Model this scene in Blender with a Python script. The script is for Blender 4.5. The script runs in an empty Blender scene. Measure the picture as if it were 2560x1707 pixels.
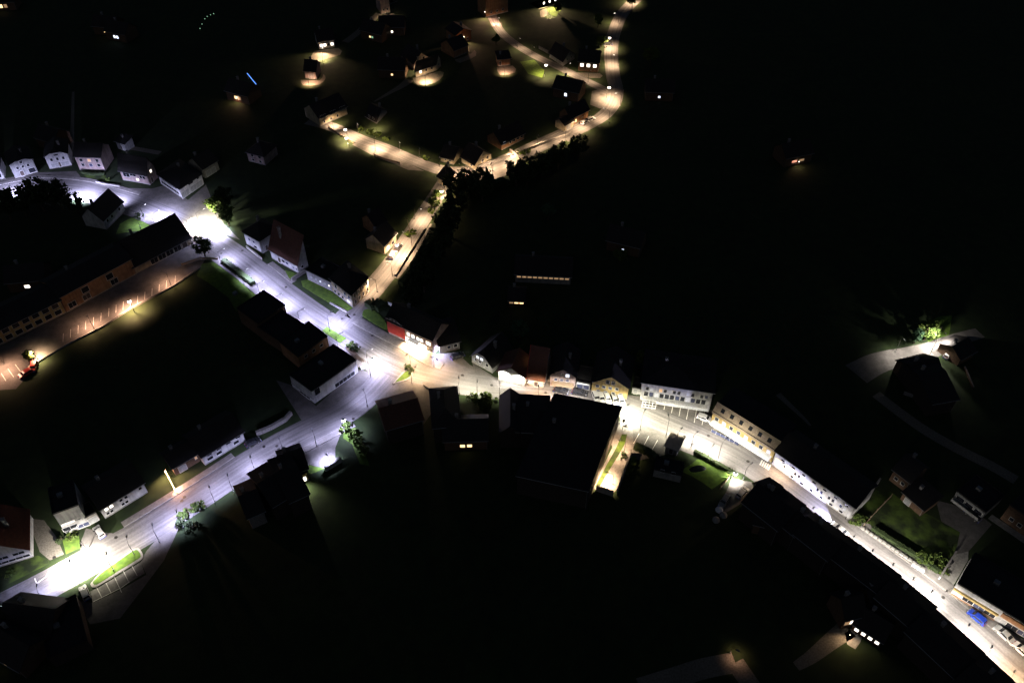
import bpy, bmesh, math, random
from mathutils import Vector, Matrix
random.seed(7)
R = math.radians
S = bpy.context.scene
COL = S.collection

# ------------------------------------------------------------------ camera
FPX, CX, CY = 2127.0, 1280.0, 853.5      # focal length in photo pixels, photo centre
PITCH, CAMH = R(45), 175.0
cd = bpy.data.cameras.new('camera'); cam = bpy.data.objects.new('camera', cd); COL.objects.link(cam)
cd.lens, cd.sensor_width, cd.clip_start, cd.clip_end = FPX * 36 / 2560, 36, 1, 20000
cam.location = (0, 0, CAMH); cam.rotation_euler = (R(90) - PITCH, 0, 0)
S.camera = cam

# ------------------------------------------------------------------ sky, moonlight, exposure
EXPO = 4.0
wd = bpy.data.worlds.new('World'); S.world = wd; wd.use_nodes = True
wn = wd.node_tree.nodes; wl = wd.node_tree.links
bg = wn['Background']; sky = wn.new('ShaderNodeTexSky'); sky.sky_type = 'NISHITA'
sky.sun_disc = False; sky.sun_elevation = R(40); sky.sun_rotation = R(200)
wl.new(sky.outputs[0], bg.inputs[0]); bg.inputs[1].default_value = 0.0007
sd = bpy.data.lights.new('moon', 'SUN'); so = bpy.data.objects.new('moon', sd); COL.objects.link(so)
sd.energy = 0.000004; sd.angle = R(0.5); sd.color = (1, .95, .85)
so.rotation_euler = (R(50), 0, R(-20)); so.location = (0, 0, 300)
S.view_settings.view_transform = 'Standard'; S.view_settings.look = 'None'
S.view_settings.exposure = EXPO; S.view_settings.gamma = 1
S.view_settings.use_curve_mapping = False
S.cycles.max_bounces = 4; S.cycles.diffuse_bounces = 2; S.cycles.glossy_bounces = 2
S.cycles.sample_clamp_indirect = 4; S.cycles.caustics_reflective = False; S.cycles.caustics_refractive = False

sp, cp = math.sin(PITCH), math.cos(PITCH)
def W(x, y, z=0.0):
    "the point of the place at height z that the photo shows at pixel x, y"
    dx, dy = (x - CX) / FPX, (y - CY) / FPX
    t = (z - CAMH) / (-sp - dy * cp)
    return Vector((dx * t, (cp - dy * sp) * t, z))
def rise(base, ytop):
    "height of a vertical that stands on pixel base and ends at row ytop"
    p = W(*base); dy = (ytop - CY) / FPX
    return CAMH + p.y / (cp - dy * sp) * (-sp - dy * cp)

# ------------------------------------------------------------------ materials
MATS = {}
def mat(name, c1, c2=None, scale=1.5, rough=.85, bump=0.0, stretch=None, uv=False, metal=0.0, detail=4, lo=.35, hi=.65, spec=.3):
    if name in MATS: return MATS[name]
    m = bpy.data.materials.new(name); m.use_nodes = True; n = m.node_tree.nodes; l = m.node_tree.links
    b = n['Principled BSDF']; b.inputs['Roughness'].default_value = rough; b.inputs['Metallic'].default_value = metal
    b.inputs['Specular IOR Level'].default_value = spec
    c2 = c2 or tuple(v * .7 for v in c1)
    tc = n.new('ShaderNodeTexCoord'); mp = n.new('ShaderNodeMapping'); nz = n.new('ShaderNodeTexNoise')
    l.new(tc.outputs['UV' if uv else 'Object'], mp.inputs[0])
    mp.inputs['Scale'].default_value = stretch or (1, 1, 1)
    nz.inputs['Scale'].default_value = scale; nz.inputs['Detail'].default_value = detail
    l.new(mp.outputs[0], nz.inputs[0])
    rp = n.new('ShaderNodeValToRGB'); rp.color_ramp.elements[0].position = lo; rp.color_ramp.elements[1].position = hi
    rp.color_ramp.elements[0].color = (*c2, 1); rp.color_ramp.elements[1].color = (*c1, 1)
    l.new(nz.outputs[0], rp.inputs[0])
    out = rp.outputs[0]
    # a second, broad patchiness
    n2 = n.new('ShaderNodeTexNoise'); n2.inputs['Scale'].default_value = .09; n2.inputs['Detail'].default_value = 5
    l.new(tc.outputs['Object'], n2.inputs[0])
    mr = n.new('ShaderNodeMapRange'); mr.inputs[1].default_value = .3; mr.inputs[2].default_value = .7
    mr.inputs[3].default_value = .78; mr.inputs[4].default_value = 1.15
    l.new(n2.outputs[0], mr.inputs[0])
    mx = n.new('ShaderNodeVectorMath'); mx.operation = 'SCALE'
    l.new(out, mx.inputs[0]); l.new(mr.outputs[0], mx.inputs['Scale'])
    l.new(mx.outputs[0], b.inputs['Base Color'])
    if bump:
        bp = n.new('ShaderNodeBump'); bp.inputs['Strength'].default_value = bump; bp.inputs['Distance'].default_value = .1
        l.new(nz.outputs[0], bp.inputs['Height']); l.new(bp.outputs[0], b.inputs['Normal'])
    MATS[name] = m; return m
def glow(name, c, strength):
    if name in MATS: return MATS[name]
    m = bpy.data.materials.new(name); m.use_nodes = True; b = m.node_tree.nodes['Principled BSDF']
    b.inputs['Base Color'].default_value = (*[.6 * v for v in c], 1); b.inputs['Emission Color'].default_value = (*c, 1)
    b.inputs['Emission Strength'].default_value = strength
    try: m.cycles.emission_sampling = 'NONE'
    except Exception: pass
    MATS[name] = m; return m
def dirt(m, amt=.24):
    "rain streaks and grime on plaster"
    n = m.node_tree.nodes; l = m.node_tree.links; b = n['Principled BSDF']; src = b.inputs['Base Color'].links[0].from_socket
    tc = n.new('ShaderNodeTexCoord'); mp = n.new('ShaderNodeMapping'); mp.inputs['Scale'].default_value = (1.6, 1.6, .16)
    nz = n.new('ShaderNodeTexNoise'); nz.inputs['Scale'].default_value = 1.3; nz.inputs['Detail'].default_value = 6
    l.new(tc.outputs['Object'], mp.inputs[0]); l.new(mp.outputs[0], nz.inputs[0])
    mr = n.new('ShaderNodeMapRange'); mr.inputs[1].default_value = .36; mr.inputs[2].default_value = .56; mr.inputs[3].default_value = 1 - amt; mr.inputs[4].default_value = 1
    l.new(nz.outputs[0], mr.inputs[0]); mx = n.new('ShaderNodeVectorMath'); mx.operation = 'SCALE'
    l.new(src, mx.inputs[0]); l.new(mr.outputs[0], mx.inputs['Scale']); l.new(mx.outputs[0], b.inputs['Base Color']); return m
def bands(m, axis=2, period=.35, depth=.25):
    "add courses (tiles, boards) to a material as fine relief"
    n = m.node_tree.nodes; l = m.node_tree.links
    tc = n.new('ShaderNodeTexCoord'); wv = n.new('ShaderNodeTexWave'); wv.bands_direction = 'XYZ'[axis]
    wv.inputs['Scale'].default_value = .314 / period; wv.inputs['Distortion'].default_value = .4
    l.new(tc.outputs['Object'], wv.inputs[0])
    bp = n.new('ShaderNodeBump'); bp.inputs['Strength'].default_value = depth; bp.inputs['Distance'].default_value = .08
    l.new(wv.outputs[1], bp.inputs['Height']); l.new(bp.outputs[0], n['Principled BSDF'].inputs['Normal'])
    return m
M = {}
M['asphalt'] = mat('asphalt', (.128, .122, .122), (.072, .068, .068), 1.3, .88, .1, (1.1, .035, 1), uv=True)
M['apron'] = mat('apron asphalt', (.112, .105, .100), (.080, .075, .071), .5, .9, .1)
M['pave'] = mat('pavement slabs', (.150, .142, .136), (.108, .101, .097), .8, .9, .1)
M['gravel'] = mat('gravel', (.13, .12, .10), (.08, .072, .06), 2.5, .95, .3)
M['kerb'] = mat('kerb stone', (.20, .19, .18), None, 2, .9)
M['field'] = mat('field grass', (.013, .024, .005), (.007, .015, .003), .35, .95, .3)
M['lawn'] = mat('lawn grass', (.065, .115, .012), (.035, .070, .008), .9, .95, .5)
M['rough'] = mat('rough grass', (.046, .078, .010), (.010, .018, .004), .28, .95, .5, lo=.42, hi=.62)  # darker copy of the lawn, with the shade of dim gardens in its colour
M['soil'] = mat('planting bed soil', (.045, .03, .02), None, 2, .95, .4)
M['paint'] = mat('road paint', (.62, .60, .56), (.42, .40, .38), 3, .8)
M['white'] = mat('white plaster', (.42, .42, .42), (.31, .31, .32), .7, .9, .05)
M['grey'] = mat('grey plaster', (.22, .225, .225), (.16, .165, .165), .7, .9, .05)
M['pink'] = mat('pinkish plaster', (.30, .24, .225), (.22, .17, .165), .7, .9, .05)
M['cream'] = mat('cream plaster', (.36, .31, .22), (.27, .23, .16), .7, .9, .05)
M['yellow'] = mat('yellow plaster', (.38, .29, .12), (.29, .21, .08), .7, .9, .05)
M['orange'] = mat('orange plaster', (.28, .15, .08), (.21, .11, .055), .7, .9, .05)
M['brown'] = bands(mat('brown boarding', (.10, .06, .036), (.06, .036, .022), 2, .85), 2, .2)
M['dark'] = bands(mat('tarred boarding', (.030, .024, .020), (.018, .015, .013), 2, .85), 2, .2)  # near-black tone paints the night shade onto the unlit back walls
M['red'] = mat('red cladding', (.34, .035, .025), (.26, .022, .018), 1, .7)
M['stone'] = mat('rubble stone', (.20, .19, .19), (.10, .095, .095), 3, .9, .5)
M['concrete'] = mat('concrete', (.24, .235, .22), (.17, .165, .155), 1, .9, .1)
M['tile'] = bands(mat('dark roof tiles', (.016, .014, .014), (.010, .009, .009), 2, .8), 1, .35)
M['tilebrown'] = bands(mat('brown roof tiles', (.085, .036, .024), (.06, .025, .017), 2, .8), 1, .35)
M['tilered'] = bands(mat('red roof tiles', (.11, .032, .018), (.07, .022, .013), 2, .8), 1, .35)
M['tilepale'] = bands(mat('pale roof tiles', (.30, .24, .18), (.22, .17, .13), 2, .8), 1, .35)
M['felt'] = mat('roofing felt', (.014, .014, .015), (.009, .009, .010), 1, .9)
M['sheet'] = mat('pale sheet metal roofing', (.42, .36, .28), (.34, .28, .22), 1, .5)
M['frame'] = mat('window frame', (.5, .5, .5), None, 3, .6)
M['glass'] = mat('dark window glass', (.018, .02, .026), None, 1, .12, spec=.5)
M['bluegl'] = mat('blue tinted glass', (.05, .06, .11), None, 1, .12, spec=.5)
M['door'] = mat('dark door', (.06, .045, .04), None, 2, .6)
M['gate'] = mat('grey garage door', (.26, .27, .28), None, 2, .6)
M['metal'] = mat('galvanised steel', (.22, .23, .24), None, 4, .5, metal=.6)
M['iron'] = mat('dark iron', (.025, .023, .022), None, 4, .6, metal=.4)
M['bark'] = mat('bark', (.07, .05, .035), None, 4, .95)
M['leaf'] = mat('leaves', (.065, .10, .015), (.030, .055, .008), .8, .8)
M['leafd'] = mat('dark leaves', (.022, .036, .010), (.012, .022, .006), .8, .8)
M['leafb'] = mat('blue green leaves', (.045, .10, .05), (.02, .06, .028), .8, .8)
M['hedge'] = mat('hedge leaves', (.040, .065, .012), (.020, .036, .007), 1.2, .85)
M['wood'] = mat('weathered wood', (.20, .15, .10), None, 3, .85)
M['tyre'] = mat('tyre rubber', (.015, .015, .015), None, 3, .8)
M['rim'] = mat('wheel rim', (.35, .35, .36), None, 3, .35, metal=.8)
M['cloth'] = mat('white cloth', (.6, .62, .66), None, 2, .9)
M['water'] = mat('pond water', (.006, .008, .007), None, 1, .08, spec=.5)
for k in ('white', 'grey', 'pink', 'cream', 'yellow', 'orange', 'concrete'): dirt(M[k])
for k in ('asphalt', 'apron', 'pave'): dirt(M[k], .18)
EM = 2 ** -EXPO
M['lit_warm'] = glow('warm lit glass', (1, .62, .28), 2.6 * EM)
M['lit_red'] = glow('reddish lit glass', (1, .36, .22), 1.4 * EM)
M['lit_white'] = glow('white lit glass', (1, .88, .72), 5 * EM)
M['lit_cool'] = glow('cool lit glass', (.72, .80, 1), 3 * EM)
M['lit_dim'] = glow('dim lit glass', (1, .6, .3), .35 * EM)
M['lit_green'] = glow('greenish lit glass', (.45, .9, .55), .7 * EM)
M['lens_C'] = glow('cool lamp lens', (.86, .88, 1), 24 * EM)
M['lens_N'] = glow('neutral lamp lens', (1, .95, .86), 24 * EM)
M['lens_W'] = glow('warm lamp lens', (1, .86, .66), 24 * EM)
M['tail'] = glow('red tail lamp', (1, .08, .02), 1.2 * EM)
M['tailoff'] = mat('red lamp plastic', (.22, .01, .008), None, 4, .3)
M['beam'] = glow('headlamp', (.9, .94, 1), 30 * EM)
M['lampoff'] = mat('clear lamp plastic', (.45, .46, .48), None, 4, .2)
M['neon'] = glow('blue neon tube', (.12, .32, 1), 1.6 * EM)
M['tube'] = glow('amber light tube', (1, .72, .30), 8 * EM)

# ------------------------------------------------------------------ mesh and object helpers
class MB:
    def __init__(s): s.v = []; s.f = []
    def add(s, vs, fs):
        o = len(s.v); s.v += [tuple(v) for v in vs]; s.f += [tuple(i + o for i in f) for f in fs]; return s
    def box(s, x0, x1, y0, y1, z0, z1):
        return s.add([(x0, y0, z0), (x1, y0, z0), (x1, y1, z0), (x0, y1, z0), (x0, y0, z1), (x1, y0, z1), (x1, y1, z1), (x0, y1, z1)],
                     [(3, 2, 1, 0), (4, 5, 6, 7), (0, 1, 5, 4), (1, 2, 6, 5), (2, 3, 7, 6), (3, 0, 4, 7)])
    def slab(s, top, t):
        n = len(top)
        return s.add(list(top) + [(p[0], p[1], p[2] - t) for p in top],
                     [tuple(range(n)), tuple(range(2 * n - 1, n - 1, -1))] + [(i, n + i, n + (i + 1) % n, (i + 1) % n) for i in range(n)])
    def tube(s, pts, rad, n=8):
        rad = rad if isinstance(rad, (list, tuple)) else [rad] * len(pts)
        vs = []
        for i, p in enumerate(pts):
            p = Vector(p); d = (Vector(pts[min(i + 1, len(pts) - 1)]) - Vector(pts[max(i - 1, 0)])).normalized()
            a = d.orthogonal().normalized() if abs(d.z) < .99 else Vector((1, 0, 0)); b = d.cross(a).normalized(); a = b.cross(d)
            vs += [p + (a * math.cos(2 * math.pi * k / n) + b * math.sin(2 * math.pi * k / n)) * rad[i] for k in range(n)]
        fs = [(i * n + k, i * n + (k + 1) % n, (i + 1) * n + (k + 1) % n, (i + 1) * n + k) for i in range(len(pts) - 1) for k in range(n)]
        fs += [tuple(range(n - 1, -1, -1)), tuple(range((len(pts) - 1) * n, len(pts) * n))]
        return s.add(vs, fs)
    def lathe(s, prof, n=12):
        vs = [(r * math.cos(2 * math.pi * k / n), r * math.sin(2 * math.pi * k / n), z) for r, z in prof for k in range(n)]
        fs = [(i * n + k, i * n + (k + 1) % n, (i + 1) * n + (k + 1) % n, (i + 1) * n + k) for i in range(len(prof) - 1) for k in range(n)]
        fs += [tuple(range(n - 1, -1, -1)), tuple(range((len(prof) - 1) * n, len(prof) * n))]
        return s.add(vs, fs)
    def mesh(s, name, m, smooth=False):
        me = bpy.data.meshes.new(name); me.from_pydata(s.v, [], s.f); me.materials.append(m)
        bm = bmesh.new(); bm.from_mesh(me); bmesh.ops.recalc_face_normals(bm, faces=bm.faces); bm.to_mesh(me); bm.free()
        if smooth:
            for p in me.polygons: p.use_smooth = True
        return me
def link(name, me, parent=None, loc=None, rz=0.0):
    o = bpy.data.objects.new(name, me); COL.objects.link(o)
    if parent: o.parent = parent
    if loc is not None: o.location = loc
    if rz: o.rotation_euler = (0, 0, rz)
    return o
def obj(name, mb, m, parent=None, loc=None, rz=0.0, smooth=False):
    return link(name, mb.mesh(name, m, smooth), parent, loc, rz)
def tag(o, label, cat, group=None):
    o['label'] = label; o['category'] = cat
    if group: o['group'] = group
    return o
def thing(name, label, cat, loc=(0, 0, 0), rz=0.0, group=None):
    o = link(name, None, None, loc, rz); o.empty_display_size = .5
    return tag(o, label, cat, group)
def structure(o): o['kind'] = 'structure'; return o
CACHE = {}
def cached(key, make):
    if key not in CACHE: CACHE[key] = make()
    return CACHE[key]

# ------------------------------------------------------------------ ground sheets
def smooth_line(pts, n=5):
    out = []
    for i in range(len(pts) - 1):
        p0, p1, p2, p3 = pts[max(i - 1, 0)], pts[i], pts[i + 1], pts[min(i + 2, len(pts) - 1)]
        for k in range(n):
            t = k / n
            out.append(.5 * ((2 * p1) + (p2 - p0) * t + (2 * p0 - 5 * p1 + 4 * p2 - p3) * t * t + (3 * p1 - p0 - 3 * p2 + p3) * t ** 3))
    return out + [pts[-1]]
def normals(P):
    N = []
    for i in range(len(P)):
        d = P[min(i + 1, len(P) - 1)] - P[max(i - 1, 0)]; d.z = 0; d.normalize(); N.append(Vector((-d.y, d.x, 0)))
    return N
def ribbon(name, px, o0, o1, z, m, thick=0.0, parent=None, n=5, kind=True):
    "strip along the pixel line px, from offset o0 to o1 metres to its left side (o may be a list)"
    P = smooth_line([W(*p) for p in px], n); N = normals(P); k = len(P)
    f = lambda o, i: o if not isinstance(o, (list, tuple)) else o[0] + (o[-1] - o[0]) * i / (k - 1)
    A = [P[i] + N[i] * f(o0, i) for i in range(k)]; B = [P[i] + N[i] * f(o1, i) for i in range(k)]
    vs = []; fs = []
    for a, b in zip(A, B): vs += [(a.x, a.y, z), (b.x, b.y, z)]
    fs = [(2 * i, 2 * i + 2, 2 * i + 3, 2 * i + 1) for i in range(k - 1)]
    if thick:
        o = len(vs)
        for a, b in zip(A, B): vs += [(a.x, a.y, z - thick), (b.x, b.y, z - thick)]
        for i in range(k - 1):
            fs += [(2 * i, o + 2 * i, o + 2 * i + 2, 2 * i + 2), (2 * i + 1, 2 * i + 3, o + 2 * i + 3, o + 2 * i + 1)]
        fs += [(0, 1, o + 1, o), (2 * k - 2, o + 2 * k - 2, o + 2 * k - 1, 2 * k - 1)]
    mb = MB().add(vs, fs); me = mb.mesh(name, m)
    uvl = me.uv_layers.new(name='UVMap'); s = [0]
    for i in range(1, k): s.append(s[-1] + (P[i] - P[i - 1]).length)
    for lp in me.loops:
        vi = lp.vertex_index % (2 * k); uvl.data[lp.index].uv = ((f(o1, vi // 2) if vi % 2 else f(o0, vi // 2)), s[vi // 2])
    o = link(name, me, parent)
    return structure(o) if kind and not parent else o
def sheet(name, px, z, m, thick=0.0, smooth=0, parent=None):
    P = [W(*p) for p in px]
    if smooth: P = smooth_line(P + [P[0]], smooth)[:-1]
    top = [(p.x, p.y, z) for p in P]
    mb = MB().slab(top, thick) if thick else MB().add(top, [tuple(range(len(top)))])
    me = mb.mesh(name, m)
    bm = bmesh.new(); bm.from_mesh(me); bmesh.ops.triangulate(bm, faces=[f for f in bm.faces if len(f.verts) > 4])
    bmesh.ops.recalc_face_normals(bm, faces=bm.faces)
    if not thick:
        for f in bm.faces:
            if f.normal.z < 0: f.normal_flip()
    bm.to_mesh(me); bm.free()
    uvl = me.uv_layers.new(name='UVMap')
    for lp in me.loops:
        v = me.vertices[lp.vertex_index].co; uvl.data[lp.index].uv = (v.x * .8 + v.y * .6, v.y * .8 - v.x * .6)
    o = link(name, me, parent)
    return o if parent else structure(o)
def stripe(px0, px1, w, z, parent, name='parking_line'):
    a, b = W(*px0), W(*px1); d = (b - a).normalized(); n = Vector((-d.y, d.x, 0)) * w / 2
    return obj(name, MB().slab([(a + n) + Vector((0, 0, z)), (b + n) + Vector((0, 0, z)), (b - n) + Vector((0, 0, z)), (a - n) + Vector((0, 0, z))], .004), M['paint'], parent)

# ------------------------------------------------------------------ buildings
def win_meshes(w, h, style):
    def fr():
        t = .09; mb = MB()
        mb.box(-w/2 - t, w/2 + t, -.07, .0, h/2, h/2 + t).box(-w/2 - t, w/2 + t, -.12, .0, -h/2 - t, -h/2)
        mb.box(-w/2 - t, -w/2, -.07, .0, -h/2, h/2).box(w/2, w/2 + t, -.07, .0, -h/2, h/2)
        k = max(1, round(w / 1.5))
        for i in range(1, k): x = -w/2 + w * i / k; mb.box(x - .03, x + .03, -.05, .0, -h/2, h/2)
        return mb.mesh('window', M['frame'])
    pm = {'d': 'glass', 'b': 'bluegl', 'l': 'lit_warm', 'w': 'lit_white', 'c': 'lit_cool', 'm': 'lit_dim', 'g': 'lit_green', 'D': 'door', 'G': 'gate', 'k': 'cloth', 'r': 'lit_red'}[style]
    pane = lambda: MB().box(-w/2 + .003, w/2 - .003, -.03, -.004, -h/2 + .003, h/2 - .003).mesh('pane', M[pm])
    kw, kh = round(w, 2), round(h, 2)
    return cached(('fr', kw, kh), fr), cached(('pn', kw, kh, style), pane)
def put_window(root, face, u, z, w, h, style, L, D, sk=math.pi / 2):
    loc, rz = {'f': ((u, 0, z), 0), 'r': ((L + u * math.cos(sk), u * math.sin(sk), z), sk), 'l': ((0, u, z), R(-90)), 'b': ((u, D, z), R(180))}[face]
    fm, pm = win_meshes(w, h, style)
    if style in 'DG':
        nm = 'door' if style == 'D' else 'garage_door'
        d = link(nm, pm, root, loc, rz); link('door_frame', fm, d); return d
    o = link('window', fm, root, loc, rz); link('pane', pm, o); return o
def gable(mb, L, D, h, rh, front, clip=0):
    "walls of a box L x D with gables"
    if front:
        c = clip; pf = lambda y: [(0, y, 0), (L, y, 0), (L, y, h)] + ([(L/2 + L/2*c, y, h + rh*(1-c)), (L/2 - L/2*c, y, h + rh*(1-c))] if c else [(L/2, y, h + rh)]) + [(0, y, h)]
    else: pf = lambda x: [(x, 0, 0), (x, D, 0), (x, D, h), (x, D/2, h + rh), (x, 0, h)]
    a, b = (pf(0), pf(D)) if front else (pf(0), pf(L)); n = len(a)
    mb.add(a + b, [tuple(range(n)), tuple(range(2*n - 1, n - 1, -1))] + [(i, (i + 1) % n, n + (i + 1) % n, n + i) for i in range(n)])
def building(label, A, B, D, h, roof='gable', rh=3.0, wall='white', tile='tile', wins=(), name='house', cat='house', group=None,
             chimney=1, ov=.45, clip=0.0, frieze=None, skew=None):
    "A, B: ends of the front wall as seen from the camera; D metres deep behind it"
    A, B = Vector((A[0], A[1], 0)), Vector((B[0], B[1], 0)); L = (B - A).length; d = B - A
    root = thing(name, label, cat, A, math.atan2(d.y, d.x), group)
    sk = (skew or R(90)); sx, sy = math.cos(sk), math.sin(sk)
    wb = MB(); rb = MB(); t = .22
    if roof == 'gable':
        gable(wb, L, D, h, rh, False); k = rh / (D / 2); e = ov * k
        rb.slab([(-ov, -ov, h - e + t), (L + ov, -ov, h - e + t), (L + ov, D/2, h + rh + t), (-ov, D/2, h + rh + t)], t)
        rb.slab([(L + ov, D + ov, h - e + t), (-ov, D + ov, h - e + t), (-ov, D/2, h + rh + t), (L + ov, D/2, h + rh + t)], t)
    elif roof == 'gable_front':
        gable(wb, L, D, h, rh, True, clip); k = rh / (L / 2); e = ov * k; y1 = -ov; c = clip
        zc = h + rh * (1 - c); cx = L/2*c
        rb.slab([(-ov, y1, h - e + t), (L/2 - cx, y1, zc + t), (L/2, y1 + (2.2 if c else 0), h + rh + t), (L/2, D + ov, h + rh + t), (-ov, D + ov, h - e + t)], t)
        rb.slab([(L + ov, D + ov, h - e + t), (L/2, D + ov, h + rh + t), (L/2, y1 + (2.2 if c else 0), h + rh + t), (L/2 + cx, y1, zc + t), (L + ov, y1, h - e + t)], t)
        if c: rb.slab([(L/2 - cx, y1, zc + t), (L/2 + cx, y1, zc + t), (L/2, y1 + 2.2, h + rh + t)], t)
    elif roof == 'hip':
        wb.box(0, L, 0, D, 0, h); m_ = min(L, D) / 2
        e = ov * rh / m_; z0 = h - e + t; z1 = h + rh + t
        a, b, c_, d_ = (-ov, -ov, z0), (L + ov, -ov, z0), (L + ov, D + ov, z0), (-ov, D + ov, z0)
        if L >= D: r0, r1 = (m_, D/2, z1), (L - m_ + .01, D/2, z1); pl = [[a, b, r1, r0], [b, c_, r1], [c_, d_, r0, r1], [d_, a, r0]]
        else: r0, r1 = (L/2, m_, z1), (L/2, D - m_ + .01, z1); pl = [[a, b, r0], [b, c_, r1, r0], [c_, d_, r1], [d_, a, r0, r1]]
        for p in pl: rb.slab(p, t)
    elif roof == 'shed':
        wb.add([(0, 0, 0), (L, 0, 0), (L, D, 0), (0, D, 0), (0, 0, h), (L, 0, h), (L, D, h + rh), (0, D, h + rh)],
               [(3, 2, 1, 0), (4, 5, 6, 7), (0, 1, 5, 4), (1, 2, 6, 5), (2, 3, 7, 6), (3, 0, 4, 7)])
        e = ov * rh / D; rb.slab([(-ov, -ov, h - e + t), (L + ov, -ov, h - e + t), (L + ov, D + ov, h + rh + e + t), (-ov, D + ov, h + rh + e + t)], t)
    else:
        wb.box(0, L, 0, D, 0, h)
        rb.box(-.12, L + .12, -.12, D + .12, h + .002, h + .18)
        for x0, x1, y0, y1 in ((-.12, L + .12, -.12, .12), (-.12, L + .12, D - .12, D + .12), (-.12, .12, .122, D - .122), (L - .12, L + .12, .122, D - .122)):
            rb.box(x0, x1, y0, y1, h + .182, h + .5)
    for mb in (wb, rb): mb.v = [(x + y * sx, y * sy, z) for x, y, z in mb.v]
    obj('wall', wb, M[wall], root)
    if frieze: obj('plinth', MB().box(-.04, L + .04, -.04, D + .04, 0, frieze[0]), M[frieze[1]], root)
    rf = obj('roof', rb, M[tile], root)
    if chimney and roof != 'flat':
        cx, cy = (L * .3, D * .62) if roof != 'gable_front' else (L * .68, D * .5)
        zt = h + rh + .9
        ch = MB().box(cx - .35, cx + .35, cy - .35, cy + .35, h, zt).box(cx - .45, cx + .45, cy - .45, cy + .45, zt + .001, zt + .15)
        obj('chimney', ch, M['stone'], rf)
    elif chimney and roof == 'flat':
        obj('vent_box', MB().box(L * .3, L * .3 + 1.2, D * .5, D * .5 + 1, h + .185, h + 1.0), M['metal'], rf)
    if roof in ('gable', 'hip', 'shed') and L > 3:
        gz = h - ov * (rh / (D / 2) if roof == 'gable' else rh / (min(L, D) / 2) if roof == 'hip' else rh / max(D, 1)) + .1
        gz = max(gz, h - .5) if roof != 'gable' else gz
        gt = obj('gutter', MB().tube([(-ov, -ov - .1, gz), (L + ov, -ov - .1, gz)], .08, 6), M['metal'], rf)
        obj('downpipe', MB().tube([(L - .12, -.09, .1), (L - .12, -.09, gz - .1)], .06, 6), M['metal'], root)
    if wall in ('white', 'grey', 'pink', 'cream', 'yellow', 'orange') and not frieze and name != 'shop':
        obj('plinth', MB().box(-.03, L + .03, -.035, -.002, 0, .38), M['concrete'], root)
    for (face, cols, rows, w, hh, z0, dz, m0, m1, style) in wins:
        LL = L if face in 'fb' else D
        if LL < w: continue
        for r_ in range(rows):
            for c in range(cols):
                u = LL * (m0 + (m1 - m0) * ((c + .5) / cols))
                st = style[(r_ * cols + c) % len(style)]
                if st == '-': continue
                put_window(root, face, u, z0 + r_ * dz + hh / 2, w, hh, st, L, D, sk)
    root['L'] = L; root['D'] = D; root['h'] = h
    return root
def front(label, A, B, top, D, roof='gable', rh=3.0, peak=None, C=None, topB=False, **k):
    "house from its visible front wall: base pixels A, B, row of the eaves (or a height below 40 m), depth D or the far base pixel C of the end wall"
    h = (rise(B if topB else A, top) if top > 40 or top < -40 else top)
    if C is not None:
        e, f = W(*C) - W(*B), W(*B) - W(*A); D = e.length
        k['skew'] = math.atan2(f.x * e.y - f.y * e.x, f.x * e.x + f.y * e.y)
    if peak is not None: rh = rise(((A[0] + B[0]) / 2, (A[1] + B[1]) / 2), peak) - h
    return building(label, W(*A), W(*B), D, h, roof, rh, **k)
def behind(label, P, Q, z, D, roof='gable', rh=3.0, **k):
    "house seen from its back: P, Q pixels of its far eaves at height z; it reaches D metres towards the camera"
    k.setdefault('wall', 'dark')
    p, q = W(P[0], P[1], z), W(Q[0], Q[1], z); d = (q - p); d.z = 0; d.normalize(); n = Vector((-d.y, d.x, 0))
    return building(label, p - n * D, q - n * D, D, z, roof, rh, **k)
def rooftop(label, A, B, C, z, roof='flat', rh=3.0, **k):
    a, b, c = W(*A, z), W(*B, z), W(*C, z)
    e, f = c - b, b - a; k['skew'] = math.atan2(f.x * e.y - f.y * e.x, f.x * e.x + f.y * e.y)
    return building(label, a, b, e.length, z, roof, rh, **k)
def on(root, name, mb, m, loc=(0, 0, 0), rz=0.0): return obj(name, mb, M[m], root, loc, rz)
# ================================================================== the setting
# terrain: one wide sheet, finely divided near the village only by its material
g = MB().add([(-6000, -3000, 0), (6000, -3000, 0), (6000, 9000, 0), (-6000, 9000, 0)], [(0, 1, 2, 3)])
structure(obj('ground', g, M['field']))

MAIN_W = [(-90, 490), (0, 480), (82, 464), (177, 468), (245, 482), (327, 505), (408, 536), (504, 584), (572, 627), (640, 677), (700, 725), (790, 790), (870, 842), (950, 893), (1030, 930)]
MAIN_E = [(1030, 930), (1120, 952), (1210, 967), (1300, 974), (1420, 984), (1500, 996), (1580, 1022), (1680, 1064), (1780, 1108), (1850, 1142), (1920, 1190), (2000, 1250), (2100, 1325), (2200, 1398), (2300, 1472), (2400, 1552), (2500, 1640), (2640, 1760)]
ROAD_2 = [(965, 935), (920, 985), (862, 1030), (770, 1076), (690, 1118), (610, 1166), (520, 1226), (430, 1284), (330, 1346), (215, 1408), (110, 1466), (0, 1522), (-80, 1560)]
ROAD_3 = [(850, 812), (905, 752), (960, 688), (985, 655), (1018, 605), (1050, 555), (1075, 515), (1097, 480), (1118, 448), (1140, 436)]
ROAD_4 = [(770, 302), (830, 318), (900, 348), (965, 372), (1040, 404), (1095, 424), (1140, 436)]
ROAD_5 = [(1140, 436), (1200, 428), (1270, 405), (1340, 372), (1400, 345), (1460, 318), (1510, 288), (1535, 255), (1540, 225), (1532, 185), (1528, 130), (1536, 80), (1560, 30), (1610, -20)]
ROAD_6 = [(1525, 232), (1460, 200), (1400, 170), (1340, 142), (1290, 112), (1250, 78), (1225, 30)]
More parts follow.
